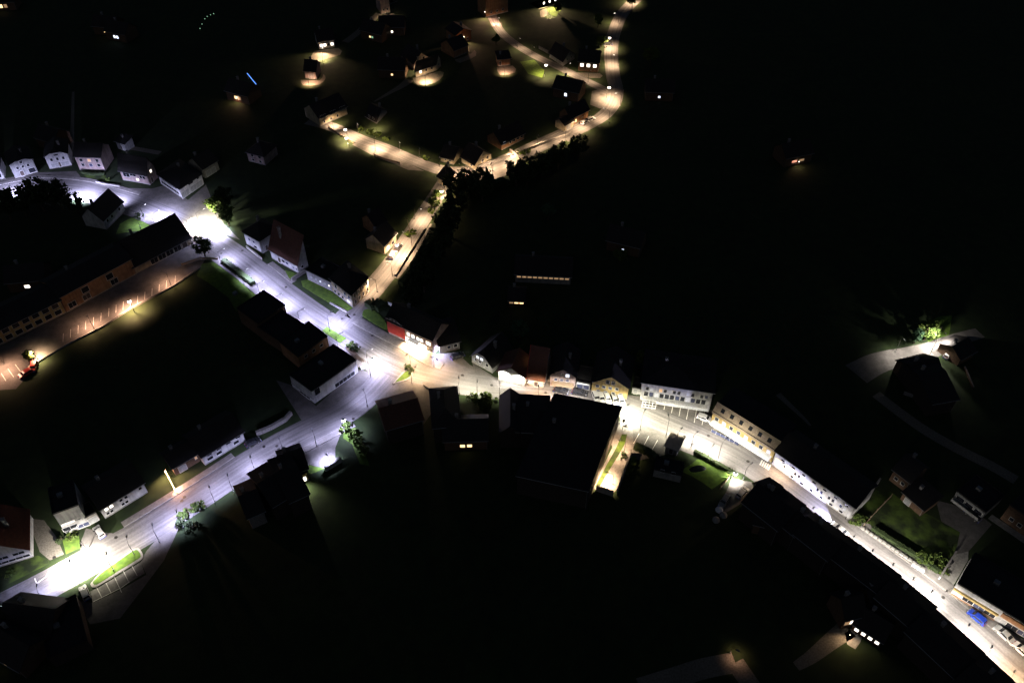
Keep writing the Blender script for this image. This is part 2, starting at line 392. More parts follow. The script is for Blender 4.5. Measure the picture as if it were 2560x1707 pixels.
# forecourts and pavements beside the roads (asphalt apron under everything)
sheet('forecourt', [(-20, 500), (-20, 452), (90, 432), (190, 428), (205, 446), (240, 455), (300, 470), (380, 472), (410, 464), (470, 500), (515, 462), (530, 500), (560, 560), (600, 600), (560, 585), (480, 560), (400, 520), (300, 500), (150, 455)], .012, M['apron'])
sheet('forecourt', [(455, 560), (500, 560), (585, 610), (700, 690), (640, 690), (560, 645), (480, 640), (440, 600)], .012, M['apron'])
sheet('junction_square', [(830, 790), (905, 795), (1000, 850), (1085, 886), (1140, 880), (1175, 912), (1250, 950), (1320, 966), (1320, 990), (1150, 985), (1100, 1000), (1060, 1060), (1000, 1060), (940, 1010), (880, 1000), (870, 950), (920, 930), (880, 890), (830, 830)], .016, M['apron'])
sheet('forecourt', [(1180, 905), (1240, 945), (1380, 966), (1480, 984), (1480, 1000), (1300, 985), (1200, 975)], .012, M['apron'])
sheet('market_square', [(1545, 985), (1600, 990), (1680, 1008), (1780, 1024), (1790, 1070), (1930, 1160), (1900, 1200), (1700, 1125), (1650, 1140), (1600, 1150), (1545, 1135), (1520, 1100), (1550, 1050)], .012, M['apron'])
sheet('driveway', [(1535, 1060), (1580, 1060), (1585, 1120), (1560, 1170), (1545, 1220), (1530, 1236), (1484, 1222), (1500, 1180), (1530, 1120)], .02, M['pave'])
sheet('side_yard', [(1830, 1195), (1880, 1205), (1885, 1225), (1850, 1260), (1800, 1290), (1790, 1270), (1815, 1230)], .012, M['apron'])
sheet('shop_forecourt', [(2350, 1455), (2380, 1480), (2480, 1545), (2600, 1625), (2600, 1690), (2480, 1600), (2400, 1540), (2340, 1490)], .02, M['pave'])
sheet('service_ramp', [(2346, 1450), (2387, 1385), (2421, 1378), (2420, 1400), (2377, 1474)], .014, M['concrete'])
sheet('courtyard', [(2387, 1385), (2421, 1378), (2480, 1310), (2440, 1280), (2380, 1260), (2340, 1250), (2360, 1330)], .01, M['apron'])
sheet('alley', [(2470, 1296), (2560, 1358), (2640, 1420), (2640, 1400), (2560, 1340), (2480, 1285)], .01, M['concrete'])
sheet('side_yard', [(754, 1127), (863, 1058), (856, 1075), (838, 1120), (838, 1154), (812, 1172), (770, 1160)], .02, M['apron'])
sheet('side_yard', [(35, 1290), (110, 1300), (140, 1340), (160, 1385), (125, 1400), (100, 1380), (85, 1340)], .012, M['gravel'])
sheet('side_yard', [(215, 1320), (262, 1330), (300, 1335), (250, 1375), (205, 1390), (200, 1360)], .012, M['apron'])
LOT = sheet('parking_lot', [(517, 640), (480, 612), (433, 634), (338, 686), (256, 732), (169, 782), (0, 866), (-60, 896), (-60, 1000), (0, 975), (40, 972), (60, 950), (92, 905), (177, 857), (255, 818), (327, 772), (433, 716), (500, 672)], .02, M['apron'])
sheet('forecourt', [(690, 950), (735, 965), (790, 1015), (895, 922), (935, 935), (900, 1010), (800, 1070), (760, 1060)], .012, M['apron'])
for q in ([(1032, 196), (1100, 178), (1108, 190), (1086, 208), (1044, 214)], [(786, 128), (846, 121), (850, 138), (800, 152), (770, 172), (762, 168)], [(752, 200), (800, 201), (808, 186), (814, 196), (798, 212), (758, 214)],
          [(1242, 168), (1282, 165), (1288, 182), (1250, 188)], [(1350, 28), (1366, 22), (1368, 38), (1352, 44)], [(1136, 150), (1176, 136), (1186, 126), (1190, 140), (1150, 158)], [(945, 40), (985, 34), (986, 50), (950, 56)], [(1440, 182), (1500, 184), (1500, 196), (1450, 192)]):
    sheet('yard', q, .012, M['gravel'], 0, 2)  # gravel patches added so the lamp pools come out tan, not olive
# roads
ribbon('main_street', MAIN_W, -4.3, 4.3, .03, M['asphalt'])
ribbon('main_street', MAIN_E, -4.0, 4.0, .034, M['asphalt'])
ribbon('branch_road', ROAD_2, -4.2, 4.2, .038, M['asphalt'])
ribbon('side_street', ROAD_3, [-4.2, -2.6], [4.0, 2.6], .042, M['asphalt'])
ribbon('hill_road', ROAD_4, -2.8, 2.8, .034, M['asphalt'])
ribbon('upper_road', ROAD_5, -3.0, 3.0, .046, M['asphalt'])
ribbon('upper_lane', ROAD_6, -2.2, 2.2, .05, M['asphalt'])
ribbon('farm_lane', [(2140, 935), (2200, 905), (2290, 885), (2340, 870), (2390, 850), (2450, 832)], [-4, -2], [4, 2], .03, M['apron'])
ribbon('gravel_path', [(2190, 985), (2255, 1035), (2320, 1080), (2400, 1125), (2480, 1165), (2540, 1200)], -1.6, 1.6, .02, M['gravel'])
ribbon('gravel_path', [(1945, 985), (1980, 1018), (2010, 1046), (2026, 1064)], [-.9, -.3], [.9, .3], .02, M['gravel'])
ribbon('gravel_path', [(863, 106), (890, 86), (925, 56), (948, 34)], -1.8, 1.8, .02, M['gravel'])
ribbon('gravel_path', [(935, 255), (975, 232), (1005, 215), (1024, 200)], [-.4, -2.2], [.4, 2.2], .02, M['gravel'])
ribbon('gravel_path', [(178, 408), (179, 360), (181, 310), (183, 230)], [-1, -.5], [1, .5], .02, M['gravel'])
ribbon('gravel_path', [(318, 368), (350, 374), (400, 383)], -1.2, 1.2, .02, M['gravel'])
ribbon('farm_track', [(2120, 1570), (2080, 1600), (2030, 1640), (1990, 1665)], [-2.2, -1.0], [2.2, 1.0], .02, M['gravel'])
ribbon('farm_track', [(1600, 1720), (1680, 1695), (1760, 1670), (1838, 1655)], -2.2, 2.2, .02, M['gravel'])
ribbon('farm_track', [(1838, 1655), (1862, 1690), (1890, 1730)], -2.0, 2.0, .024, M['gravel'])
# raised pavements with kerb edge
def walk(px, o, w=2.0, z=.15):
    s = ribbon('sidewalk', px, o, o + math.copysign(w, o), z, M['pave'], .15)
    e = ribbon('kerb', px, o - math.copysign(.2, o), o - math.copysign(.003, o), z + .01, M['kerb'], .16)
    return s
walk(MAIN_W[1:8], -4.5); walk(MAIN_W[8:14], -4.5); walk(MAIN_W[1:6], 4.5, 1.6); walk(MAIN_W[9:11], 4.5, 1.8)
walk([(880, 808), (905, 822), (989, 866), (1057, 908), (1100, 924)], .2, 2.6); walk(MAIN_E[3:6], 4.2, 2.0); walk(MAIN_E[9:17], 4.2, 2.4); walk(MAIN_E[10:17], -4.2, 1.8)
walk(ROAD_2[2:5], 4.4, 1.8); walk(ROAD_2[5:9], -4.4, 1.6); walk(ROAD_5[0:6], 3.2, 1.4); walk(ROAD_3[2:6], -4.0, 1.2)
# lawns and beds
sheet('lawn', [(555, 652), (505, 660), (492, 690), (520, 706), (572, 745), (590, 778), (640, 752), (636, 724), (625, 710)], .022, M['lawn'])
sheet('lawn', [(92, 912), (177, 862), (255, 823), (327, 777), (433, 722), (500, 678), (492, 700), (440, 740), (330, 810), (250, 850), (140, 915), (108, 945)], .018, M['field'])
sheet('lawn', [(712, 676), (746, 686), (730, 702), (722, 695)], .16, M['lawn'], .15)
sheet('lawn', [(753, 703), (770, 700), (832, 731), (882, 771), (866, 780), (827, 760), (757, 717)], .16, M['lawn'], .15)
sheet('lawn', [(905, 789), (912, 775), (935, 776), (960, 800), (968, 824), (940, 812)], .16, M['lawn'], .15, 3)
sheet('lawn', [(817, 817), (866, 846), (850, 858), (806, 828)], .16, M['lawn'], .15)
sheet('planting_bed', [(862, 868), (880, 870), (895, 888), (910, 902), (905, 906), (880, 890)], .16, M['soil'], .15, 3)
sheet('traffic_island', [(982, 960), (1000, 938), (1012, 926), (1026, 920), (1033, 926), (1031, 942), (1014, 952)], .17, M['kerb'], .15, 3)
sheet('lawn', [(987, 957), (1003, 940), (1014, 930), (1024, 925), (1028, 930), (1026, 940), (1012, 949)], .19, M['lawn'], .1, 3)
sheet('lawn', [(205, 430), (262, 432), (268, 456), (240, 452), (215, 444)], .02, M['rough'])
sheet('forecourt', [(352, 1404), (365, 1378), (432, 1300), (446, 1322), (410, 1400), (350, 1480), (300, 1545), (225, 1560), (190, 1500), (232, 1506), (304, 1472), (366, 1436)], .012, M['apron'])
sheet('terrace_paving', [(2112, 1582), (2132, 1566), (2156, 1590), (2150, 1606), (2138, 1622), (2118, 1610)], .02, M['concrete'])
sheet('lawn', [(300, 560), (345, 535), (375, 545), (400, 562), (360, 575), (290, 585)], .02, M['lawn'])
sheet('lawn', [(1555, 1085), (1568, 1085), (1562, 1110), (1545, 1140), (1520, 1180), (1500, 1215), (1487, 1218), (1515, 1165), (1540, 1120)], .03, M['rough'])
sheet('lawn', [(1582, 1140), (1592, 1142), (1570, 1187), (1559, 1183)], .03, M['lawn'])
sheet('lawn', [(1701, 1177), (1728, 1160), (1742, 1148), (1770, 1148), (1800, 1168), (1828, 1187), (1805, 1205), (1780, 1223), (1755, 1205), (1730, 1190)], .03, M['lawn'])
sheet('lawn', [(2124, 1298), (2152, 1314), (2240, 1372), (2348, 1446), (2356, 1434), (2250, 1362), (2165, 1308), (2134, 1286)], .034, M['lawn'])
sheet('rough_grass', [(2134, 1286), (2165, 1308), (2250, 1362), (2356, 1434), (2388, 1384), (2400, 1330), (2330, 1290), (2280, 1268), (2196, 1206)], .03, M['rough'])  # shaded inside of the garden, put into the grass colour
sheet('lawn', [(155, 1346), (165, 1385), (200, 1370), (198, 1338)], .03, M['lawn'])
sheet('lawn', [(0, 1430), (60, 1398), (95, 1388), (122, 1400), (124, 1408), (60, 1440), (0, 1470)], .03, M['rough'])
sheet('traffic_island', [(226, 1460), (250, 1432), (300, 1394), (338, 1370), (352, 1375), (358, 1390), (350, 1402), (300, 1432), (240, 1468)], .16, M['kerb'], .15, 3)
sheet('lawn', [(232, 1456), (255, 1432), (302, 1399), (336, 1376), (348, 1379), (352, 1390), (345, 1398), (296, 1428), (243, 1461)], .18, M['lawn'], .1, 3)
BAY = sheet('parking_lot', [(225, 1478), (245, 1468), (300, 1436), (352, 1404), (362, 1432), (300, 1470), (232, 1505)], .02, M['pave'])
sheet('lawn', [(860, 1066), (880, 1064), (900, 1090), (915, 1140), (925, 1165), (900, 1160), (880, 1110), (858, 1095)], .03, M['lawn'])
sheet('lawn', [(752, 1150), (762, 1190), (790, 1180), (812, 1170), (770, 1162)], .03, M['lawn'])
sheet('lawn', [(2300, 815), (2350, 790), (2380, 790), (2372, 842), (2325, 862)], .02, M['lawn'])
sheet('lawn', [(1300, 155), (1335, 150), (1362, 178), (1355, 195), (1320, 185)], .02, M['lawn'])
sheet('lawn', [(1366, 24), (1400, 15), (1402, 28), (1390, 42), (1375, 36)], .02, M['lawn'])
sheet('lawn', [(1185, 420), (1215, 410), (1270, 385), (1360, 340), (1420, 330), (1425, 340), (1370, 362), (1280, 396), (1210, 424)], .02, M['field'])
sheet('forecourt', [(1085, 410), (1140, 418), (1185, 425), (1240, 400), (1310, 392), (1280, 415), (1255, 452), (1180, 475), (1160, 450), (1110, 462)], .016, M['apron'])
sheet('forecourt', [(1475, 262), (1480, 228), (1540, 215), (1560, 225), (1550, 265), (1500, 272)], .016, M['apron'])
sheet('forecourt', [(1405, 345), (1418, 330), (1470, 308), (1495, 290), (1480, 320), (1420, 355)], .016, M['apron'])
sheet('forecourt', [(880, 362), (900, 352), (985, 392), (1060, 428), (1020, 425), (930, 388)], .016, M['apron'])
sheet('driveway', [(1505, 105), (1525, 100), (1528, 125), (1515, 125)], .02, M['apron'])

# painted markings
for i, x in enumerate([438, 416, 398, 380, 362, 344, 326, 308, 290, 272, 252.5, 233.7, 214.3, 195.3, 176.5, 158]):
    yb = 560 + [551, 596, 634, 667, 700, 735, 770, 788, 818, 850, 893, 932, 968, 1007, 1043, 1082][i] * .2723
    stripe((x + .5, yb - 21), (x - .5, yb), .12, .028, LOT)
for a, b in [((38, 911), (53, 931)), ((20, 922), (34, 942)), ((3, 933), (15, 952))]: stripe(a, b, .12, .028, LOT)
for a, b in [((242, 1468), (255, 1494)), ((265, 1457), (277, 1480)), ((286, 1441), (304, 1480)), ((308, 1426), (321, 1452)), ((329, 1413), (343, 1438)), ((232, 1504), (304, 1468)), ((304, 1468), (324, 1453))]: stripe(a, b, .12, .028, BAY)
SQ = [o for o in COL.objects if o.name.startswith('market_square')][0]
for a, b in [((1644, 1001), (1640, 1023)), ((1665, 1000), (1658, 1032)), ((1684, 1005), (1677, 1040)), ((1703, 1009), (1697, 1043)), ((1723, 1013), (1716, 1049)), ((1742, 1020), (1735, 1058)), ((1762, 1027), (1755, 1062)), ((1740, 1045), (1756, 1047)),
             ((1598, 1083), (1584, 1108)), ((1622, 1090), (1606, 1120)), ((1644, 1100), (1628, 1128))]:
    stripe(a, b, .14, .02, SQ)
RD2 = [o for o in COL.objects if o.name.startswith('branch_road')][0]
for a, b in [((87, 1445), (92, 1458)), ((92, 1458), (115, 1441)), ((115, 1441), (120, 1432))]: stripe(a, b, .2, .046, RD2, 'zigzag_marking')
RDE = [o for o in COL.objects if o.name.startswith('main_street')][1]
for i in range(5):
    x = 1906 + i * 5; stripe((x, 1150 + i * 3), (x - 6, 1162 + i * 3), .35, .042, RDE, 'crossing_bar')
for x, y in [(1753, 1082), (1762, 1088)]: stripe((x - 4, y), (x + 4, y + 3), .5, .024, SQ, 'yield_triangle')
RDW = [o for o in COL.objects if o.name.startswith('main_street')][0]
for k in range(3): stripe((868 + k * 4, 790 + k * 2.4), (864 + k * 4, 787 + k * 2.4), .5, .042, RDW, 'crossing_bar')

# ================================================================== buildings
# ---- upper end of the main street
front('pale hipped house cut by the picture edge, first of the lavender street', (-45, 458), (13, 447), 5.5, 8, 'hip', 2.5, wall='white', wins=[('f', 3, 1, 1, 1.2, 1, 0, .2, .98, 'd'), ('f', 3, 1, 1, 1.1, 3.6, 0, .2, .98, 'd')])
front('pale half-hipped house with three windows in a row and a green doorway', (39, 446), (95, 430), 413, 9, 'gable_front', peak=396, clip=.45, wall='grey',
      wins=[('f', 3, 1, .8, 1.0, 3.1, 0, .15, .85, 'd'), ('f', 1, 1, 1.0, 1.0, 5.0, 0, .35, .65, 'd'), ('f', 1, 1, 1.2, 2.1, .1, 0, .2, .5, 'D'), ('f', 1, 1, 2.2, 1.9, .3, 0, .62, .98, 'd')])
front('white half-hipped house with two dark garage openings under three windows', (125, 423), (180, 413.5), 392, 9, 'gable_front', peak=376, clip=.45, wall='white',
      wins=[('f', 3, 1, .8, 1.1, 3.0, 0, .1, .9, 'd'), ('f', 1, 1, 1.5, .6, 4.9, 0, .25, .75, 'd'), ('f', 2, 1, 2.5, 1.6, .4, 0, .06, .98, 'G'), ('f', 1, 1, .9, 2.0, .1, 0, .42, .56, 'D')])
front('pale two-storey house with a yellowish patch of wall and six windows above a hedge', (200, 425), (264, 427), 390, 8, 'gable', 3, wall='pink',
      wins=[('f', 3, 2, 1.1, 1.1, 1.7, 2.0, .05, .98, 'dbddmd')])  # the dim glowing pane stands in for the yellowish patch, not a lit window
front('pinkish house with two lit lamps on its walls and a gabled end wing', (308, 450), (376, 462.5), 422, 0, 'gable', 5, C=(395, 444), wall='pink',
      wins=[('f', 1, 1, 2.6, 1.8, 1.8, 0, .1, .3, 'd'), ('f', 1, 1, 2.4, .9, 2.6, 0, .34, .56, 'd'), ('f', 2, 1, .9, 1.1, 2.2, 0, .68, .9, 'd'), ('f', 1, 1, .9, .8, 1.0, 0, .5, .66, 'w'), ('r', 1, 1, .8, 1.0, 3.8, 0, .3, .7, 'w'), ('r', 1, 1, 1.0, 2.0, .1, 0, .2, .5, 'D')])
front('white shop building with a long dark window band round its corner', (403, 460), (457.5, 497), 435, 0, 'hip', 2.0, C=(510.5, 460), wall='white',
      wins=[('f', 1, 1, 11, 1.0, .9, 0, .04, .9, 'd'), ('f', 1, 1, 9, .5, 3.0, 0, .1, .9, 'd'), ('r', 2, 1, 2.0, 2.3, .1, 0, .02, .3, 'GG'), ('r', 1, 1, 2.2, .9, 3.2, 0, .35, .6, 'd'), ('r', 1, 1, 1.0, 1.1, 3.2, 0, .68, .95, 'd'), ('r', 1, 1, 5.5, 2.1, .1, 0, .38, .96, 'G')])
front('dim brownish barn behind the white corner shop', (514, 446), (549, 424), 422, 8, 'gable', 3, wall='concrete', wins=[('f', 2, 1, 2, 2.2, .1, 0, .1, .8, 'G')], name='barn', cat='barn')
front('small pale house with four windows alone in the dark above the street', (622, 403), (664, 414), 379, 8, 'hip', 2.5, wall='pink', wins=[('f', 2, 2, 1.0, .9, .7, 1.9, .1, .95, 'd')])
front('small blue-grey shed at the end of the dim garden path', (296, 372), (318, 379), 353, 4, 'shed', .8, wall='grey', name='shed', cat='shed', wins=[('f', 1, 1, .9, 1.9, .1, 0, .2, .7, 'D')])
front('black-roofed house below the street whose white wall catches the light', (267, 574), (314, 527), 550, 8, 'gable', 4, wall='white',
      wins=[('f', 2, 1, 1.0, 1.1, 1.9, 0, .05, .5, 'd'), ('f', 1, 1, 1, 1.1, 1.9, 0, .6, .95, 'd')])
# ---- buildings along the brown parking lot
front('tall dark-roofed garage building with white pillars at the overexposed junction', (338, 686), (481, 611), 3.0, 13, 'gable', 6.0, wall='cream', name='garage_building', cat='garage',
      wins=[('f', 4, 1, 2.4, 2.2, .2, 0, .28, .82, 'd'), ('f', 1, 1, 1.6, 2.1, .1, 0, .83, .93, 'D')])
front('long orange apartment block with big dark windows beside the parking lot', (168, 781), (342, 685), 742, 11, 'gable', 2.5, wall='orange', name='apartment_block', cat='apartment block',
      wins=[('f', 5, 1, 2.3, 1.9, .7, 0, .0, .99, 'dD-d-'), ('f', 5, 1, 2.2, 2.0, 3.2, 0, .06, .92, '-d-d-')])
front('dim olive row building with many dark windows at the far end of the lot', (-40, 884), (166, 782), 5.2, 11, 'gable', 2.5, wall='yellow', name='apartment_block', cat='apartment block',
      wins=[('f', 8, 2, 1.9, 1.6, .7, 2.5, .02, .98, 'd')])
# ---- north side of the main street
front('white house with blank wall and black roof, nearest the glaring lamp', (617, 611), (657, 634), 577, 8, 'hip', 3.0, wall='white', wins=[('f', 2, 1, 1.0, 1.0, 2.6, 0, .15, .7, 'b'), ('f', 1, 1, 1.3, .8, .8, 0, .4, .8, 'd'), ('r', 1, 1, .9, 2, .1, 0, .1, .4, 'D')])
front('white house with a large brown tiled roof lit by the street', (680, 646), (749, 685), 659, 0, 'shed', 7.5, C=(772, 668), topB=True, wall='white', tile='tilebrown',
      wins=[('f', 1, 1, 1.1, 2.1, .1, 0, .22, .38, 'D'), ('f', 2, 1, 1.2, .9, 1.3, 0, .4, .65, 'db'), ('f', 2, 1, .7, .7, 1.1, 0, .75, .98, 'b'), ('r', 1, 1, .9, .9, 1.5, 0, .2, .6, 'd')])
front('low pale annex with small round lights beside the corner villa', (770, 699), (832, 729), 676, 7, 'flat', wall='grey', tile='felt', name='annex', cat='annex', wins=[('f', 5, 1, .45, .45, 1.7, 0, .1, .98, 'bbcbw')])
v = front('cream corner villa with eight tall windows facing the side street', (832, 729), (884, 769.6), 734, 0, 'hip', 3.0, C=(925, 727), topB=True, wall='cream', name='villa', cat='villa',
      wins=[('f', 1, 1, 1.0, 1.3, 3.0, 0, .1, .35, 'd'), ('f', 2, 1, .9, 1.2, 2.8, 0, .55, .95, 'b'), ('f', 3, 1, .9, 1.1, .5, 0, .05, .6, 'd'), ('f', 1, 1, 1.4, .6, 1.0, 0, .62, .95, 'c'),
            ('r', 4, 2, .9, 1.5, .7, 2.5, .05, .98, 'd')])
obj('cornice', MB().box(-.12, v['L'] + .12, -.14, -.002, 2.35, 2.5), M['frame'], v)
db = MB(); db.tube([(6.8 + 1.3 * math.cos(a), -.3, 4.0 + 1.5 * math.sin(a)) for a in [math.pi * k / 10 for k in range(11)]], .1, 6)
obj('dormer_arch', db, M['frame'], v)
v = front('shop with red cladding at one end and a blazing shopfront at the other', (972, 834), (1084, 886), 848, 0, 'gable', 3.2, C=(1126, 848), topB=True, wall='pink', name='shop', cat='shop',
      wins=[('f', 2, 1, 1.0, 1.2, 3.1, 0, .42, .62, 'w'), ('f', 2, 1, .9, 1.1, 3.1, 0, .64, .8, 'w'), ('f', 1, 1, 1.5, 1.2, 3.1, 0, .84, .97, 'w'), ('f', 1, 1, 2.2, 1.7, .5, 0, .86, .99, 'd'), ('f', 4, 1, 1.6, 1.9, .3, 0, .38, .86, 'w')])
L_ = v['L']; H_ = v['h']
obj('cladding', MB().box(0, L_ * .39, -.22, -.004, 1.1, H_ + .1), M['red'], v)
obj('awning', MB().slab([(L_ * .5, -1.3, 2.5), (L_ * .72, -1.3, 2.5), (L_ * .72, -.01, 2.9), (L_ * .5, -.01, 2.9)], .1), M['cloth'], v)
sg = obj('sign_board', MB().slab([(-.3 + (L_ * .36 + .3) * t, -.3, H_ + .15 + (1.3 * math.sin(math.pi * t))) for t in [k / 10 for k in range(11)]][::-1], .02).box(-.2, L_ * .36, -.28, -.14, H_ + .11, H_ + .3), M['grey'], v)
for k in range(3): obj('sign_disc', MB().tube([(1.1 + k * 1.3, -.36, H_ + .75), (1.1 + k * 1.3, -.29, H_ + .75)], .38, 12), M['iron'], sg)
front('grey gabled house with two bright windows above a dark bank', (1180, 905), (1231, 933), 888, 9, 'gable_front', peak=878, clip=.3, wall='grey',
      wins=[('f', 2, 1, .8, .8, 3.0, 0, .2, .6, 'cc'), ('f', 2, 1, .8, .9, 1.5, 0, .1, .5, 'd'), ('f', 1, 1, .9, 1.0, 1.6, 0, .6, .9, 'd')])
front('white floodlit garage with two wide grey doors', (1246, 951), (1311, 967), 926, 7, 'gable_front', peak=917, wall='white', name='garage', cat='garage', chimney=0, tile='tilebrown',
      wins=[('f', 2, 1, 2.9, 2.1, .02, 0, .05, .95, 'G'), ('f', 1, 1, .3, .7, 2.8, 0, .7, .9, 'd')])
v = front('steep brown-roofed house with an amber lit gable edge', (1321, 963), (1359, 970), 3.6, 9, 'gable', 7.6, wall='white', tile='tilebrown', chimney=0, wins=[('l', 2, 2, .8, 1.0, 2.6, 2.4, .3, .7, 'l'), ('f', 1, 1, 1.0, 2, .1, 0, .3, .7, 'D')])
bb = MB()
for s in (0, 1):
    y0, y1 = (-.5, v['D'] / 2) if s == 0 else (v['D'] + .5, v['D'] / 2)
    bb.slab([(-.62, y0, 3.6 - .6), (-.46, y0, 3.6 - .6), (-.46, y1, 3.6 + 7.8), (-.62, y1, 3.6 + 7.8)], .35)
obj('bargeboard', bb, M['red'], v)
v = front('pink gabled house with an awning over its shop and two attic windows', (1375, 966), (1437, 973), 934, 10, 'gable_front', peak=922, wall='pink',
      wins=[('f', 2, 1, .9, 1.1, 4.6, 0, .35, .78, 'dc'), ('f', 3, 1, .8, 1.0, 2.7, 0, .1, .8, 'b'), ('f', 2, 1, 1.8, 1.8, .1, 0, .1, .9, 'd')])
obj('awning', MB().slab([(.6, -1.4, 2.0), (v['L'] - .4, -1.4, 2.0), (v['L'] - .4, -.01, 2.45), (.6, -.01, 2.45)], .1), M['wood'], v)
v = front('low flat shop with a white sign between the pink and the yellow house', (1440, 970), (1474, 976), 2.6, 6, 'flat', wall='grey', tile='felt', name='shop', cat='shop', chimney=0, wins=[('f', 2, 1, 1.6, 1.7, .2, 0, .05, .95, 'b')])
obj('sign_board', MB().box(.2, v['L'] - .2, -.15, -.003, 2.0, 2.55), M['cloth'], v)
front('yellow gabled house with ten windows and white verge boards', (1478, 983), (1567, 998), 954, 11, 'gable_front', peak=940, wall='yellow',
      wins=[('f', 2, 1, .9, 1.2, 4.9, 0, .35, .65, 'd'), ('f', 4, 1, .85, 1.0, 2.9, 0, .06, .78, 'bbbd'), ('f', 4, 1, .85, 1.0, .9, 0, .08, .92, 'bbdb')])
front('low white kiosk between the yellow house and the balcony building', (1579, 983), (1604, 988), 2.4, 4, 'flat', wall='white', tile='felt', name='kiosk', cat='kiosk', chimney=0, wins=[('f', 1, 1, 1.0, 1.9, .05, 0, .1, .6, 'G')])
v = front('long pale building with glazed balconies above the parking bays', (1599, 999), (1773, 1025), 954, 12, 'hip', 1.6, wall='white', name='hotel', cat='hotel', tile='felt',
      wins=[('f', 14, 1, .8, 1.3, 4.3, 0, .05, .95, 'dk-md-dd-kd-db'), ('f', 12, 1, 1.1, 1.7, 2.0, 0, .04, .93, 'dbkdddbdkbdd'), ('f', 7, 1, 1.7, 1.5, .1, 0, .24, .98, 'dbdbwbd')])
L_ = v['L']
bal = obj('balcony', MB().box(L_ * .03, L_ * .96, -1.4, -.003, 1.68, 1.82), M['frame'], v)
rl = MB().box(L_ * .03, L_ * .96, -1.42, -1.36, 2.7, 2.76)
for k in range(40): x = L_ * (.03 + .93 * k / 39); rl.box(x - .03, x + .03, -1.41, -1.37, 1.822, 2.699)
obj('railing', rl, M['frame'], bal)
ca = obj('canopy', MB().slab([(L_ * .24, -1.9, 1.45), (L_ * .98, -1.9, 1.45), (L_ * .98, -.01, 1.66), (L_ * .24, -.01, 1.66)], .06), M['cloth'], v)
sc = MB()
for k in range(5): x = L_ * .04 + k * .9; sc.box(x, x + .1, -2.7, -2.6, .0, 3.6)
for k in range(4): sc.box(L_ * .04, L_ * .04 + 3.7, -2.71, -2.59, .3 + k * 1.05, .4 + k * 1.05)
obj('stair_lattice', sc, M['frame'], v)
v = front('long yellow terrace with a pale roof and a white awning along its shops', (1775, 1060), (1927, 1157), 1030, 9, 'flat', 0, wall='yellow', tile='felt', name='terrace', cat='terrace house',
      wins=[('f', 8, 1, .95, 1.2, 2.7, 0, .02, .98, 'dkdbkddk'), ('f', 7, 1, 1.9, 1.7, .2, 0, .03, .97, 'wdbdwdb')])
L_ = v['L']
obj('awning', MB().slab([(.5, -1.7, 2.0), (L_ - .3, -1.7, 2.0), (L_ - .3, -.01, 2.4), (.5, -.01, 2.4)], .09), M['cloth'], v)
H_ = v['h']; ms = obj('mansard_roof', MB().slab([(-.2, -.3, H_ + .1), (L_ + .2, -.3, H_ + .1), (L_ + .2, 1.6, H_ + 2.6), (-.2, 1.6, H_ + 2.6)], .2), M['tilepale'], v)
obj('roof_deck', MB().slab([(L_ + .2, 9.1, H_ + 2.6), (-.2, 9.1, H_ + 2.6), (-.2, 1.61, H_ + 2.6), (L_ + .2, 1.61, H_ + 2.6)], .2), M['felt'], v)
for k in range(6):
    u = L_ * (.12 + .15 * k); obj('roof_window', MB().slab([(u - .5, .42, H_ + 1.1), (u + .5, .42, H_ + 1.1), (u + .5, 1.1, H_ + 2.0), (u - .5, 1.1, H_ + 2.0)], .1), M['glass'], ms)
tr = thing('glass_terrace', 'low glass-panelled cafe terrace in front of the yellow terrace house', 'terrace', W(1778, 1080), math.atan2(-6.5, 9))
for k in range(6): obj('glass_panel', MB().box(k * 1.3, k * 1.3 + 1.2, 0, .04, .1, 1.1), M['bluegl'], tr); obj('post', MB().box(k * 1.3 - .08, k * 1.3 - .02, -.02, .06, 0, 1.2), M['frame'], tr)
obj('deck', MB().box(-.1, 7.8, .05, 2.4, .02, .12), M['concrete'], tr)
front('long white terrace with paired windows and a row of roof windows', (1929, 1161), (2123, 1300), 1126, 9, 'gable', 2.8, wall='white', name='terrace', cat='terrace house',
      wins=[('f', 18, 1, .62, 1.15, 2.0, 0, .12, .98, 'dk-dd-km-db-dd-bk-'), ('f', 7, 1, 1.0, .65, 3.75, 0, .04, .98, 'd'), ('f', 1, 1, 1.7, 2.0, 1.4, 0, .01, .11, 'l'), ('f', 6, 1, .9, .8, .5, 0, .2, .95, 'd')])
# ---- behind the garden, and the lower end of the street
front('dim brown house wall standing behind the dark garden', (2222, 1199), (2262, 1230), 1172, 7, 'gable', 3, wall='brown', wins=[('f', 2, 1, .9, 1.0, 1.5, 0, .1, .9, 'd')])
front('low dim brown outbuilding with a rounded end behind the garden', (2250, 1247), (2300, 1290), 1230, 6, 'shed', .8, wall='brown', name='outbuilding', cat='outbuilding', wins=[('f', 1, 1, 1.6, 1.8, .1, 0, .1, .5, 'G')])
v = front('dim grey-green house with a deep balcony and pale parapet', (2380, 1247), (2450, 1300), 1228, 8, 'flat', wall='grey', tile='felt', wins=[('f', 3, 1, 1.9, 1.2, 1.2, 0, .05, .98, 'd')])
obj('balcony', MB().box(.2, v['L'] - .2, -1.4, -.003, .7, .85).box(.2, v['L'] - .2, -1.4, -1.3, .852, 1.6), M['grey'], v)
front('brown flat block at the picture edge beyond the pale alley wall', (2500, 1296), (2600, 1370), 1262, 9, 'flat', wall='brown', tile='felt', name='apartment_block', cat='apartment block', wins=[('f', 4, 1, .9, 1.1, 1.6, 0, .1, .9, 'd')])
